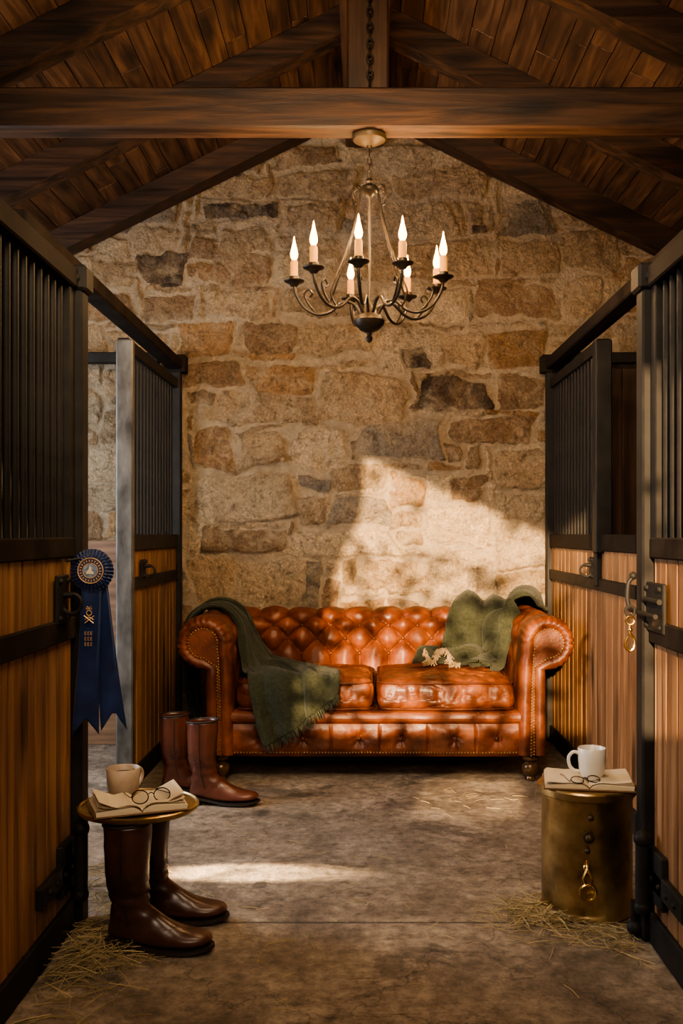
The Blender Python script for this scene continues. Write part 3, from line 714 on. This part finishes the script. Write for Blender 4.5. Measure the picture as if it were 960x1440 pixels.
def cloth(path,wdir,L,W,cu,cv,nfold,amp,nu,nv,steps,fric=.8,wob=2.2,post=(0,0,0)):
    pts=np.array([tuple(p) for p in smooth_path(path,10)])
    s=np.concatenate([[0],np.cumsum(np.linalg.norm(np.diff(pts,axis=0),axis=1))]); s=s/s[-1]
    U=np.linspace(0,1,nu)
    P=np.zeros((nu,nv,3))
    ct=np.stack([np.interp(U,s,pts[:,i]) for i in range(3)],1)
    wa=np.array(wdir,float)
    wd=np.stack([np.interp(U,np.linspace(0,1,len(wa)),wa[:,k]) for k in range(3)],1); wd/=np.linalg.norm(wd,axis=1)[:,None]
    tg=np.gradient(ct,axis=0);tg/=np.linalg.norm(tg,axis=1)[:,None]
    nr=np.cross(wd,tg); nr/=np.linalg.norm(nr,axis=1)[:,None]
    if nr[nu//2,2]<0: nr=-nr
    cc=np.interp(U,cu,cv); am=amp*np.sqrt(np.clip(1-cc**2,0,1))
    for j in range(nv):
        v=j/(nv-1)-.5
        P[:,j]=ct+wd*(v*W*cc)[:,None]+nr*(am*(1+np.sin(v*2*pi*nfold+U*wob)+.4*np.sin(v*2*pi*nfold*1.7-U*5)))[:,None]
    P+=rng.normal(0,.0015,P.shape)
    lu=L/(nu-1);lv=W/(nv-1);ld=math.hypot(lu,lv)
    Pv=P.copy()
    def sat(a,b,l,k,push=1):
        A=P[a];B=P[b];d=B-A;n=np.linalg.norm(d,axis=-1,keepdims=True)+1e-9
        e=(n-l); e=np.where(e<0,e*push,e)
        c=d*(e/n*.5*k); P[a]=A+c;P[b]=B-c
    S=slice
    for st in range(steps):
        vel=(P-Pv)*.95; Pv=P.copy(); P+=vel; P[...,2]-=9.8*(.012**2)
        for it in range(10):
            for o in(0,1):
                sat((S(o,nu-1,2),S(None)),(S(o+1,nu,2),S(None)),lu,1)
                sat((S(None),S(o,nv-1,2)),(S(None),S(o+1,nv,2)),lv,1,.3)
                sat((S(o,nu-1,2),S(0,nv-1)),(S(o+1,nu,2),S(1,nv)),ld,.3,.3)
                sat((S(o,nu-1,2),S(1,nv)),(S(o+1,nu,2),S(0,nv-1)),ld,.3,.3)
            for o in range(4):
                sat((S(o,nu-2,4),S(None)),(S(o+2,nu,4),S(None)),2*lu,.08)
                sat((S(None),S(o,nv-2,4)),(S(None),S(o+2,nv,4)),2*lv,.08,.3)
            if it%3==2:
                f=P.reshape(-1,3); con=collide(f)
                pv=Pv.reshape(-1,3); f[con]=f[con]*(1-fric*.5)+pv[con]*fric*.5
                collide(f); P=f.reshape(nu,nv,3)
        f=P.reshape(-1,3); con=collide(f).reshape(nu,nv)
        Pv[con]=P[con]
    pa,pn,pw=post
    if pa>0:
        K=P.copy()
        for _ in range(6):
            K[1:-1]=(K[:-2]+2*K[1:-1]+K[2:])/4; K[:,1:-1]=(K[:,:-2]+2*K[:,1:-1]+K[:,2:])/4
        gu=np.gradient(K,axis=0);gv=np.gradient(K,axis=1);n=np.cross(gu,gv);n/=np.linalg.norm(n,axis=-1,keepdims=True)+1e-9
        mid=n[nu//2,nv//2]
        if mid[2]<0: n=-n
        UU,VV=np.meshgrid(U,np.linspace(0,1,nv),indexing='ij')
        ph=VV*pn*2*pi+pw*np.sin(UU*4.1+1.3)+1.0*fbm(UU*3+4,VV*2+7,91,3)*pi
        f=(1-np.abs(np.cos(ph/2))**2.2)*(.65+.35*np.sin(UU*7+VV*5))+.30*(.5+.5*fbm(UU*7,VV*7,95,3))
        P+=n*(pa*f)[...,None]
    return P
def blanket(P,label,fr_mat,ends,cream=False,rng_=(0,1)):
    base=(SO[0]+float(P[:,:,0].mean()),SO[1]+float(P[:,:,1].mean()),float(P[:,:,2].min()))
    W=P+np.array(SO)[None,None]
    e=empty('throw_blanket',label,'blanket',base)
    o=make('blanket_cloth',grid(W),M_green,e,base,angle=180,fixn=False)
    sd=o.modifiers.new('sub','SUBSURF');sd.levels=1;sd.render_levels=2
    so=o.modifiers.new('sol','SOLIDIFY');so.thickness=.014;so.offset=0
    nu,nv=W.shape[:2]; N=18000
    gu=np.gradient(W,axis=0);gv=np.gradient(W,axis=1);nn=np.cross(gu,gv);nn/=np.linalg.norm(nn,axis=-1,keepdims=True)+1e-9
    iu=rng.random(N)*(nu-1.001);iv=rng.random(N)*(nv-1.001);a=iu.astype(int);b=iv.astype(int);fu=(iu-a)[:,None];fv=(iv-b)[:,None]
    def smp(Q): return Q[a,b]*(1-fu)*(1-fv)+Q[a+1,b]*fu*(1-fv)+Q[a,b+1]*(1-fu)*fv+Q[a+1,b+1]*fu*fv
    p=smp(W);n=smp(nn)*np.where(rng.random(N)<.5,1,-1)[:,None]
    t=rng.normal(0,1,(N,3));t/=np.linalg.norm(t,axis=1)[:,None]
    l=rng.uniform(.005,.012,(N,1)); d=n+t*.8; root=p+n*.0065; side=np.cross(d,t);side/=np.linalg.norm(side,axis=1)[:,None]+1e-9
    V=np.stack([root-side*.0007,root+side*.0007,root+d*l],1).reshape(-1,3)
    F=np.arange(3*N).reshape(N,3)
    make('wool_nap',(V.tolist(),F.tolist()),M_fuzz,e,base,smooth=False,fixn=False,kind='stuff')
    gs=[]
    for end in ends:
        row=W[0 if end==0 else -1]; nb=W[1 if end==0 else -2]
        lo,hi=rng_[0]*(len(row)-1),rng_[1]*(len(row)-1.01)
        for t in np.linspace(lo,hi,190 if not cream else 240):
            i=int(t);f=t-i;p=row[i]*(1-f)+row[i+1]*f;d=p-(nb[i]*(1-f)+nb[i+1]*f);d/=np.linalg.norm(d)+1e-9
            if cream:
                d=d*np.array([1,1,.2]);l=random.uniform(.018,.034);dd=Vector(d)+Vector((random.uniform(-.6,.6),random.uniform(-.5,.3),random.uniform(-.1,.45)))
                p=Vector(p)+Vector((0,0,random.uniform(-.008,.006)));q=[p,p+dd*l*.5+Vector((0,0,.005)),p+dd*l+Vector((random.uniform(-.012,.012),0,-.4*l))]
                gs.append(tube(q,[.0022,.0026,.0015],5))
            else:
                l=random.uniform(.014,.034);dd=Vector(d)+Vector((random.uniform(-.4,.4),random.uniform(-.4,.4),random.uniform(-.3,.1)))
                p=Vector(p);q=[p-Vector(d)*.004,p+dd*l*.5,p+dd*l+Vector((0,0,-.4*l))]
                gs.append(tube(q,[.0022,.0018,.001],5))
    make('fringe',join(gs),fr_mat,e,base,kind='stuff',label='cream woolly fringe' if cream else 'frayed fringe')
P1=cloth([(-1.03,.60,.30),(-1.02,.60,.62),(-.93,.58,.84),(-.80,.54,.88),(-.66,.47,.76),(-.60,.40,.58),(-.43,.14,.555),(-.335,.01,.54),(-.32,-.05,.45),(-.31,-.06,.33)],[(.5,.85,0),(.5,.85,0),(.6,.8,0),(.72,.69,0),(.74,.66,0)],1.60,.54,[0,.25,.45,.6,.8,1],[.6,.45,.42,.60,.80,.90],2.5,.026,84,64,60,post=(.036,3.0,1.8))
blanket(P1,'dark green wool throw draped over the sofa arm and seat',M_fring,(0,1))
P2=cloth([(.80,.93,.62),(.78,.91,.79),(.74,.82,.88),(.66,.68,.89),(.58,.54,.73),(.51,.44,.59),(.39,.34,.565)],[(.93,-.22,0),(.93,-.28,0),(.94,-.1,0)],1.06,.60,[0,.3,.6,1],[.60,.74,.84,.70],2.5,.03,90,110,40,fric=.95,wob=1.2,post=(.088,3.0,4.2))
P2[...,0]=np.minimum(P2[...,0],.955); P2[...,1]=np.minimum(P2[...,1],.965)
blanket(P2,'dark green wool throw bunched over the sofa back corner',M_cream,(1,),True,(.12,.55))
# ------------------------------------------------------------------ BOOTS
def boot(loc,rot,leather,label,group,scale=1.0):
    e=empty('riding_boot',label,'boot',loc,rot,group)
    R=[(-.074,.374,.066,.382,.063),(-.074,.33,.064,.337,.062),(-.073,.26,.060,.268,.059),(-.066,.20,.056,.208,.053),(-.056,.155,.054,.168,.047),(-.054,.12,.060,.142,.042),(-.060,.085,.076,.124,.039),
       (-.066,.055,.094,.111,.039),(-.060,.040,.114,.098,.040),(-.02,.034,.134,.088,.041),(.03,.024,.158,.077,.044),(.08,.017,.182,.070,.048),(.125,.016,.205,.066,.050),(.165,.018,.224,.062,.049),(.20,.021,.238,.057,.044),(.226,.026,.248,.050,.033),(.243,.031,.252,.042,.014)]
    A=np.array(R);t=np.linspace(0,len(R)-1,64);A=np.stack([np.interp(t,range(len(R)),A[:,k]) for k in range(5)],1)
    for _ in range(2):
        for k in range(5): A[1:-1,k]=(A[:-2,k]+2*A[1:-1,k]+A[2:,k])/4
    ns=32;P=np.zeros((len(A),ns,3))
    for i,(bx,bz,fx,fz,w) in enumerate(A):
        for k in range(ns):
            a=2*pi*k/ns;c,s=math.cos(a),math.sin(a)
            cc=math.copysign(abs(c)**.85,c);ss=math.copysign(abs(s)**.85,s)
            u=(1-cc)/2
            ank=math.exp(-((fz-.165)/.035)**2)
            wr=.003*mnoise.noise(Vector((fx*30+c*1.5,s*2,fz*26)))*(1+1.5*ank)
            wr+=.0035*ank*math.sin(fz*170+2.2*c+3*mnoise.noise(Vector((c*2,s*2,fz*10))))
            wr+=.0022*math.exp(-((fx-.165)/.02)**2)*(1 if c>0.2 else 0)*math.sin(fx*520)
            P[i,k]=(fx+(bx-fx)*u+wr*c,(w+wr)*ss,fz+(bz-fz)*u)
    V,F=grid(np.concatenate([P,P[:,:1]],1))
    n=ns+1
    F.append(tuple((len(A)-1)*n+k for k in range(ns)))
    sh=make('boot_shaft',(V,F),leather,e,angle=180)
    bm=bmesh.new();bm.from_mesh(sh.data);bmesh.ops.remove_doubles(bm,verts=bm.verts,dist=1e-5);bmesh.ops.recalc_face_normals(bm,faces=bm.faces);bm.to_mesh(sh.data);bm.free()
    so=sh.modifiers.new('s','SOLIDIFY');so.thickness=.004;so.offset=-1
    pts=[tuple(P[0,k]) for k in range(ns)]
    make('top_band',tube(pts,.0045,8,True),M_sole,e)
    nsm=30
    sm=[tuple(P[i,ns//4]+np.array([0,.001,0])) for i in range(0,nsm)]; sm2=[tuple(P[i,3*ns//4]-np.array([0,.001,0])) for i in range(0,nsm)]
    make('side_seam',join([tube(sm,.002,6),tube(sm2,.002,6)]),M_sole,e)
    ctrl=[(-.072,0,.0),(-.062,.032,0),(-.02,.040,0),(.05,.040,0),(.11,.051,0),(.165,.054,0),(.215,.046,0),(.248,.026,0),(.260,0,0)]
    up=smooth_path(ctrl,5); o1=[(p.x,p.y) for p in up]+[(p.x,-p.y) for p in reversed(up[1:-1])]
    def slab(o,fz0,fz1):
        n=len(o);V=[(x,y,fz0(x)) for x,y in o]+[(x,y,fz1(x)) for x,y in o];F=[tuple(range(n)),tuple(range(n,2*n))]+[(i,(i+1)%n,(i+1)%n+n,i+n) for i in range(n)];return V,F
    zt=lambda x:float(np.interp(x,[-.07,-.01,.05,.10,.20,.26],[.040,.037,.024,.016,.018,.028]))
    so_=slab(o1,lambda x:zt(x)-.010,zt)
    so_=([(x,y,max(z,.0005)) for x,y,z in so_[0]],so_[1])
    make('sole',so_,M_sole,e)
    hl=[(x,y) for x,y in o1 if x<.0]; make('heel',slab([(x*(.97),y*.96) for x,y in hl],lambda x:0.0,lambda x:.031),M_sole,e)
    e.scale=(scale,)*3
    return e
boot((-.668,2.85,0),math.radians(-6),M_bootd,'tall dark brown leather riding boot standing under the round table','boots by the round table',.96)
boot((-.655,3.06,0),math.radians(-2),M_bootd,'tall dark brown leather boot behind its partner under the table','boots by the round table',.95)
boot((-.70,4.38,0),math.radians(-6),M_bootr,'tall reddish brown leather riding boot standing in front of the sofa','boots by the sofa',.97)
boot((-.86,4.57,0),math.radians(10),M_bootr,'tall reddish brown leather boot standing at the sofa corner','boots by the sofa',.95)
# ------------------------------------------------------------------ ROUND TABLE
tb=(-.665,2.955,0.0)
t=empty('side_table','small round brass-topped pedestal table standing over boots','table',tb)
make('table_top',mv(lathe([(.001,.372),(.16,.372),(.172,.374),(.176,.380),(.176,.388),(.170,.391),(.166,.387),(.001,.386)],56),0,0,0),M_brass,t,label='round aged brass top')
make('pedestal',lathe([(.03,.0),(.03,.008),(.015,.014),(.010,.03),(.010,.34),(.03,.345),(.06,.35),(.062,.372)],28),M_steel,t)
# ------------------------------------------------------------------ BOOKS
def open_book(loc,rot,label,w=.145,d=.19,th=.018,lift=.0,curl=1.0):
    e=empty('open_book',label,'book',loc,rot)
    make('cover',join([box(-w-.006,w+.006,-d/2-.005,d/2+.005,0,.004,.001)]),M_cover,e)
    for s in(-1,1):
        nx=24;top=[]
        for i in range(nx+1):
            u=i/nx; z=.004+th*(math.sin(min(1,u*3.2)*pi/2)**.7)*(1-.35*u)+lift*u*u
            top.append((s*(u*w+.0006),z))
        poly=top+[(s*w,.0045),(s*.0006,.0045)]
        g=poly_extr(poly,-d/2,d/2)
        make('page_block',g,M_page,e,angle=40)
        for q in range(3):
            P=np.zeros((20,2,3))
            for i in range(20):
                u=i/19
                for j,y in enumerate((-d/2+.004,d/2-.004)):
                    P[i,j]=(s*u*w*(.99-.02*q),y+.004*s*u*(q+1),.0065+th*(math.sin(min(1,u*3.2)*pi/2)**.7)*(1-.35*u)+curl*((.006+.008*q)*u*u+.004*math.sin(u*5+j+q)))
            make('page_leaf',grid(P),M_page,e,fixn=False)
    return e
open_book((-.655,2.90,.392),math.radians(22),'open book with yellowed pages lying on the round table',w=.128,d=.16,curl=1.2,th=.02)
open_book((.712,3.155,.398),math.radians(-9),'open book with worn cream pages lying on the brass drum',w=.134,d=.19,th=.018,curl=.35)
# ------------------------------------------------------------------ MUGS
def mug(loc,rot,m,label,handle,r=.044,h=.088):
    e=empty('mug',label,'mug',loc,rot)
    make('mug_body',lathe([(.001,0),(r*.72,0),(r*.80,.003),(r*.93,h*.25),(r,h*.6),(r*1.02,h),(r*.99,h+.002),(r*.95,h),(r*.93,h*.6),(r*.85,h*.2),(r*.6,h*.08),(.001,h*.07)],40),m,e,angle=60)
    make('coffee',lathe([(.001,h*.8),(r*.93,h*.8)],32,False),M_coffee,e)
    if handle:
        make('mug_handle',tube(smooth_path([(r*.93,0,h*.82),(r*1.35,0,h*.86),(r*1.68,0,h*.66),(r*1.58,0,h*.36),(r*1.2,0,h*.2),(r*.86,0,h*.2)],6),.0055,10),m,e)
    return e
mug((-.735,3.055,.3875),math.radians(60),M_mugb,'beige stoneware coffee cup standing on the round table',True,.050,.082)
mug((.724,3.15,.420),math.radians(175),M_mugw,'white porcelain coffee mug standing on the book',True,.043,.090)
# ------------------------------------------------------------------ GLASSES
def glasses(loc,rot,label,tilt=.5,sc=1.0):
    e=empty('eyeglasses',label,'eyeglasses',loc,rot); e.scale=(sc,)*3
    M=Matrix.Translation((0,0,.004+.0155*math.cos(tilt)))@Matrix.Rotation(-tilt,4,'X')
    for s in(-1,1):
        r=make('rim',xf(mv(torus(.022,.0016,'y',32,6,1.08,.88),s*.032,0,0),M),M_wire,e)
        l=make('lens',lathe([(.001,0),(.021,0)],28,False),M_glass,None); l.parent=r
        l.matrix_local=M@Matrix.Translation((s*.032,0,0))@Matrix.Rotation(pi/2,4,'X')@Matrix.Diagonal((1.08,.88,1,1))
        make('temple',tube([M@Vector((s*.056,0,.004)),M@Vector((s*.058,.01,.004)),(s*.055,.07,.012),(s*.05,.11,.008),(s*.046,.125,.001)],.0013,6),M_wire,e)
    make('bridge',xf(tube(smooth_path([(-.010,0,.004),(0,-.002,.009),(.010,0,.004)],4),.0014,6),M),M_wire,e)
glasses((-.61,2.87,.416),math.radians(28),'thin wire eyeglasses resting on the open book')
glasses((.69,3.085,.418),math.radians(12),'thin wire eyeglasses resting on the book in front of the mug',1.1,.85)
# ------------------------------------------------------------------ BRASS DRUM
db=(.712,3.17,0.0)
d=empty('brass_drum','aged brass cylindrical drum with lid and ring pull standing in hay','drum',db)
make('drum_body',lathe([(.001,0),(.143,0),(.147,.004),(.147,.014),(.143,.02),(.142,.03),(.142,.355),(.145,.36),(.145,.37)],64),M_brass,d)
make('drum_lid',lathe([(.10,.368),(.150,.368),(.154,.373),(.154,.392),(.150,.397),(.001,.397)],64),M_brass,d)
ky=-.144
make('knob',join([ball(.013,-.025,ky-.006,.265),cyl((-.025,ky+.008,.265),(-.025,ky-.004,.265),.018)]),M_bronzel,d)
make('knob',join([ball(.010,-.02,ky-.003,.325)]),M_bronzel,d)
make('rivet',join([ball(.009,-.03,ky-.003,.225)]),M_bronzel,d)
make('ring_pull',join([ball(.013,-.032,ky-.002,.175),tube(smooth_path([(-.032,ky-.012,.175),(-.045,ky-.018,.145),(-.032,ky-.02,.125),(-.02,ky-.018,.145),(-.032,ky-.012,.172)]),.0045,8),mv(torus(.024,.0045,'y'),-.032,ky-.02,.105)]),M_brassb,d,label='bright brass ring pull')
# ------------------------------------------------------------------ ROSETTE
rb=(-.802,2.95,1.08)
r=empty('award_rosette','navy satin award rosette with two tails at the stall post','rosette',rb)
def pleat_ring(r0,r1,y,n,amp):
    P=np.zeros((n*6+1,6,3))
    for i in range(n*6+1):
        a=2*pi*i/(n*6)
        for j in range(6):
            u=j/5; rr=r0+(r1-r0)*u; P[i,j]=(rr*math.cos(a),y+amp*u*math.sin(a*n)-.006*math.sin(u*pi),rr*math.sin(a))
    return grid(P)
make('rosette_pleats',join([pleat_ring(.03,.064,0,34,.006),pleat_ring(.028,.053,-.008,30,.004)]),M_navy,r,fixn=False,angle=180)
Mr=Matrix.Rotation(pi/2,4,'X')
disc=make('rosette_centre',xf(lathe([(.001,.018),(.036,.018),(.040,.014),(.040,.004)],40),Mr),M_navy,r)
o=make('gold_rim',join([mv(torus(.037,.0018,'y',40,6),0,-.018,0),mv(torus(.022,.0012,'y',36,6),0,-.019,0)]),M_gold,None);o.parent=disc
gs=[]
for i in range(22):
    a=2*pi*i/22+.1; M=Matrix.Rotation(-a,4,'Y')
    q=box(-.0016,.0016,-.0195,-.0175,.0265,.0325,0)
    gs.append(xf(q,M))
    if i%3: gs.append(xf(box(-.003,.003,-.0195,-.0175,.0265 if i%2 else .0312,.0275 if i%2 else .0325,0),M))
o=make('gold_lettering',join(gs),M_gold,None);o.parent=disc
em=make('emblem',join([xf(lathe([(.001,.0195),(.0205,.0195),(.0205,.017)],32),Mr)]),M_blueprint,None,label='blue and cream centre emblem');em.parent=disc
o=make('emblem_figure',join([poly_extr([(-.012,-.010),(.012,-.010),(.009,-.004),(.003,.001),(.004,.010),(-.002,.014),(-.005,.004),(-.010,-.002)],-.0212,-.0196)]),M_fig,None);o.parent=disc
def tail(x0,x1,ltop,zb,xb0,xb1,y,notch):
    n=30;m=8;P=np.zeros((n,m,3))
    for i in range(n):
        u=i/(n-1)
        for j in range(m):
            v=j/(m-1)
            xa=x0+(xb0-x0)*u;xc=x1+(xb1-x1)*u
            zz=ltop+(zb-ltop)*u
            if u>.8: zz+= (u-.8)/.2*notch*(1-abs(2*v-1))
            P[i,j]=(xa+(xc-xa)*v,y+.006*math.sin(u*5+v*2)-.004*u,zz)
    return grid(P)
t1=make('ribbon_tail',tail(-.028,.030,-.03,-.485,-.055,.022,-.006,.05),M_navy,r,fixn=False,angle=180)
t2=make('ribbon_tail',tail(-.005,.042,-.03,-.475,.028,.103,.004,.06),M_navy,r,fixn=False,angle=180)
for o in(t1,t2):
    s=o.modifiers.new('s','SOLIDIFY');s.thickness=.0012
gs=[];zc=-.135;yy=-.0145
gs+=[mv(torus(.0075,.0016,'y',20,6),-.005,yy,zc+.010)]
gs+=[tube([(-.014,yy,zc+.022),(-.010,yy,zc+.030),(-.005,yy,zc+.024),(0,yy,zc+.030),(.004,yy,zc+.022),(-.014,yy,zc+.022)],.0014,6)]
gs+=[tube([(-.018,yy,zc-.020),(.010,yy,zc+.002)],.0018,6),tube([(.008,yy,zc-.020),(-.020,yy,zc+.002)],.0018,6),tube(smooth_path([(-.018,yy,zc-.010),(-.006,yy,zc-.002),(.008,yy,zc-.010)]),.0014,6)]
for k in range(3):
    zt=-.190-.016*k
    for c in range(3):
        x=-.018+c*.0085
        gs.append(box(x,x+.0012,yy-.0006,yy,zt,zt+.010,0))
        for h in(0,.0045,.009): gs.append(box(x,x+.005,yy-.0006,yy,zt+h,zt+h+.0014,0))
o=make('gold_crest',join(gs),M_gold,None,label='gold printed crest and lettering');o.parent=t1
make('hanging_hook',tube(smooth_path([(-.066,-.03,.03),(-.03,-.01,.035),(0,.004,.03),(0,.01,.0)]),.004),M_steel,r)
# ------------------------------------------------------------------ CHANDELIER
cb=(.025,3.85,2.725)
ch=empty('chandelier','dark bronze candle chandelier with eight lit flame bulbs under beam','chandelier',cb)
Z=lambda z:z-2.725
make('canopy',lathe([(.001,Z(2.69)),(.02,Z(2.69)),(.04,Z(2.697)),(.062,Z(2.708)),(.066,Z(2.716)),(.066,Z(2.725)),(.058,Z(2.7345)),(.001,Z(2.7345))],40),M_bronzel,ch)
def chain(z0,z1,step=.026,R=.013,rr=.0032,x=0,y=0):
    gs=[];z=z0;k=0
    while z>z1:
        g=torus(R,rr,'y',16,6,.62,1.25)
        if k%2: g=xf(g,Matrix.Rotation(pi/2,4,'Z'))
        gs.append(mv(g,x,y,z));z-=step;k+=1
    return join(gs)
make('chain',chain(Z(2.68),Z(2.565)),M_bronze,ch)
make('stem',lathe([(.001,Z(2.565)),(.012,Z(2.56)),(.016,Z(2.55)),(.010,Z(2.54)),(.03,Z(2.53)),(.040,Z(2.522)),(.040,Z(2.51)),(.02,Z(2.50)),(.008,Z(2.48)),(.005,Z(2.3)),(.005,Z(2.09)),(.012,Z(2.07)),(.03,Z(2.05)),(.034,Z(2.04)),(.055,Z(2.025)),(.060,Z(2.012)),(.055,Z(1.995)),(.035,Z(1.975)),(.012,Z(1.965)),(.008,Z(1.955)),(.014,Z(1.945)),(.010,Z(1.932)),(.001,Z(1.926))],36),M_bronze,ch)
angs=[-8,24,-45,-88,-165,147,112,75]
for a in angs:
    a=math.radians(a); dx,dy=math.sin(a),-math.cos(a)
    Q=lambda r_,z:(r_*dx,r_*dy,Z(z))
    arm_=make('candle_arm',join([tube(smooth_path([Q(.03,2.03),Q(.06,2.075),(Q(.10,2.085)),Q(.15,2.045),Q(.20,2.035),Q(.25,2.06),Q(.282,2.11),Q(.29,2.155)],7),.0058,10),
        tube(smooth_path([Q(.20,2.035),Q(.235,2.075),Q(.25,2.11),Q(.235,2.13),Q(.22,2.115),Q(.23,2.10)],5),.0036,8)]),M_bronze,ch)
    cup=make('drip_cup',mv(lathe([(.001,Z(2.14)),(.012,Z(2.142)),(.02,Z(2.152)),(.038,Z(2.16)),(.040,Z(2.164)),(.02,Z(2.162)),(.018,Z(2.18)),(.001,Z(2.18))],28),.29*dx,.29*dy,0),M_bronze,None);cup.parent=arm_
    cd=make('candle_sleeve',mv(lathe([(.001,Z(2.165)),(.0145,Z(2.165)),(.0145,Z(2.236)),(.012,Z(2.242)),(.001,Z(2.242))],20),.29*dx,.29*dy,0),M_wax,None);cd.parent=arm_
    fl=make('flame_bulb',mv(lathe([(.001,Z(2.24)),(.007,Z(2.243)),(.0135,Z(2.255)),(.0150,Z(2.268)),(.011,Z(2.287)),(.0055,Z(2.309)),(.001,Z(2.334))],16),.29*dx,.29*dy,0),M_flame,None);fl.parent=arm_
for k in range(4):
    a=math.radians([60,-62,118,-115][k]);dx,dy=math.sin(a),-math.cos(a);Q=lambda r_,z:(r_*dx,r_*dy,Z(z))
    make('scroll_rod',join([tube(smooth_path([Q(.032,2.515),Q(.05,2.53),Q(.068,2.515),Q(.07,2.48),Q(.058,2.47)],6),.0036,8),
       tube(smooth_path([Q(.035,2.52),Q(.062,2.40),Q(.10,2.27),Q(.145,2.16),Q(.165,2.10),Q(.14,2.05)],7),.0038,8)]),M_bronze,ch)
for a in angs:
    a=math.radians(a)
    l=bpy.data.lights.new('candle_light','POINT');l.energy=8;l.color=(1,.60,.28);l.shadow_soft_size=.012
    lo=bpy.data.objects.new('candle_light',l);lo.location=(cb[0]+.29*math.sin(a),cb[1]-.29*math.cos(a),2.357);COL.objects.link(lo)
single('hanging_chain',chain(3.43,2.91,.03,.015,.0042,.027,3.815),M_bronze,'dark iron chain hanging beside the king post','chain',(.027,3.815,3.43))
# ------------------------------------------------------------------ HAY
def hay(name,label,cx,cy,sx,sy,n,h,lo,hi,flt=None):
    gs=[];k=0
    while k<n:
        x=random.gauss(cx,sx);y=random.gauss(cy,sy)
        if flt and not flt(x,y): continue
        k+=1
        rr=((x-cx)/sx)**2+((y-cy)/sy)**2
        z=.004+random.random()*h*math.exp(-rr/2.2)
        a=random.uniform(0,pi*2);l=random.uniform(lo,hi);el=random.gauss(0,.16) if z>.012 else 0
        d=Vector((math.cos(a),math.sin(a),el));p=Vector((x,y,z));c=Vector((random.uniform(-.04,.04),random.uniform(-.04,.04),random.uniform(0,.05)))*l
        pts=[p-d*l/2,p+c,p+d*l/2]
        for q in pts: q.z=max(q.z,.003)
        gs.append(tube(pts,random.uniform(.0006,.0014),4))
    o=single(name,join(gs),M_hay,label,'hay',(cx,cy,0),smooth=False,fixn=False);o['kind']='stuff'
hay('hay_pile','loose golden hay heaped around the dark boots',-.76,2.83,.09,.2,470,.045,.04,.13,lambda x,y:-.84<x and y>2.3)
hay('hay_pile','loose golden hay heaped beside the brass drum',.60,3.08,.10,.09,280,.035,.04,.12,lambda x,y:x<.78 and not((x-.712)**2+(y-3.17)**2<.155**2))
hay('hay_pile','loose hay at the stall door foot',.74,2.88,.05,.07,80,.018,.04,.10,lambda x,y:x<.79 and y>2.5)
hay('hay_pile','loose hay near the gap between stalls',-.86,3.35,.08,.15,180,.03,.04,.11,lambda x,y:y>3.15)
hay('scattered_straw','thin straw scattered across the concrete floor',0,3.3,.6,.6,100,.002,.03,.09,lambda x,y:abs(x)<.8 and 2.3<y<5)
hay('scattered_straw','thin straw lying in front of the sofa',.55,4.47,.18,.08,30,.003,.03,.07,lambda x,y:abs(x)<.95)
# ------------------------------------------------------------------ LIGHTS
def light(t,loc,tgt,e,c,size=None,sy=None,**k):
    l=bpy.data.lights.new(k.get('n','lamp'),t);l.energy=e;l.color=c
    if t=='AREA':
        l.shape='RECTANGLE';l.size=size;l.size_y=sy or size
        if 'spread' in k:l.spread=k['spread']
    if t=='SPOT': l.spot_size=k['cone'];l.spot_blend=k.get('blend',.2);l.shadow_soft_size=k.get('r',.02)
    if t=='SUN': l.angle=k.get('ang',.01)
    o=bpy.data.objects.new(k.get('n','lamp'),l);o.location=loc
    o.rotation_euler=(Vector(tgt)-Vector(loc)).to_track_quat('-Z','Y').to_euler();COL.objects.link(o);return o
light('SUN',(0,0,3),(.15,1,2.8),17,(1,.66,.35),ang=.010,n='evening_sun')
light('AREA',(-.35,-.6,2.2),(.1,5,.9),46,(1,.77,.55),1.4,.9,n='front_fill')  # added soft fill behind the camera, no doorway there
light('AREA',(-.1,1.9,2.62),(0,5.4,.9),29,(1,.75,.49),.9,.5,n='aisle_fill',spread=math.radians(110))  # added overhead fill for wall, sofa and floor, no roof window there
light('AREA',(-2.7,3.9,1.5),(-.9,4.6,.9),70,(.84,.91,1),.9,1.2,n='stall_window_light')
light('SPOT',(-2.4,3.46,.52),(-.43,3.49,0),4200,(1,.70,.40),cone=math.radians(5.8),blend=.6,n='low_sun_streak')
w=bpy.data.worlds.new('World');scene.world=w;w.use_nodes=True;w.node_tree.nodes['Background'].inputs[0].default_value=(.5,.6,.8,1);w.node_tree.nodes['Background'].inputs[1].default_value=.3
# ------------------------------------------------------------------ CAMERA
c=bpy.data.cameras.new('camera');c.lens=35;c.sensor_width=36;c.sensor_fit='AUTO';c.shift_x=-30/1440;c.shift_y=30/1440;c.clip_start=.05
co=bpy.data.objects.new('camera',c);co.location=(0,0,1.19);co.rotation_euler=(pi/2,0,0);COL.objects.link(co);scene.camera=co
scene.view_settings.look='AgX - Medium High Contrast'
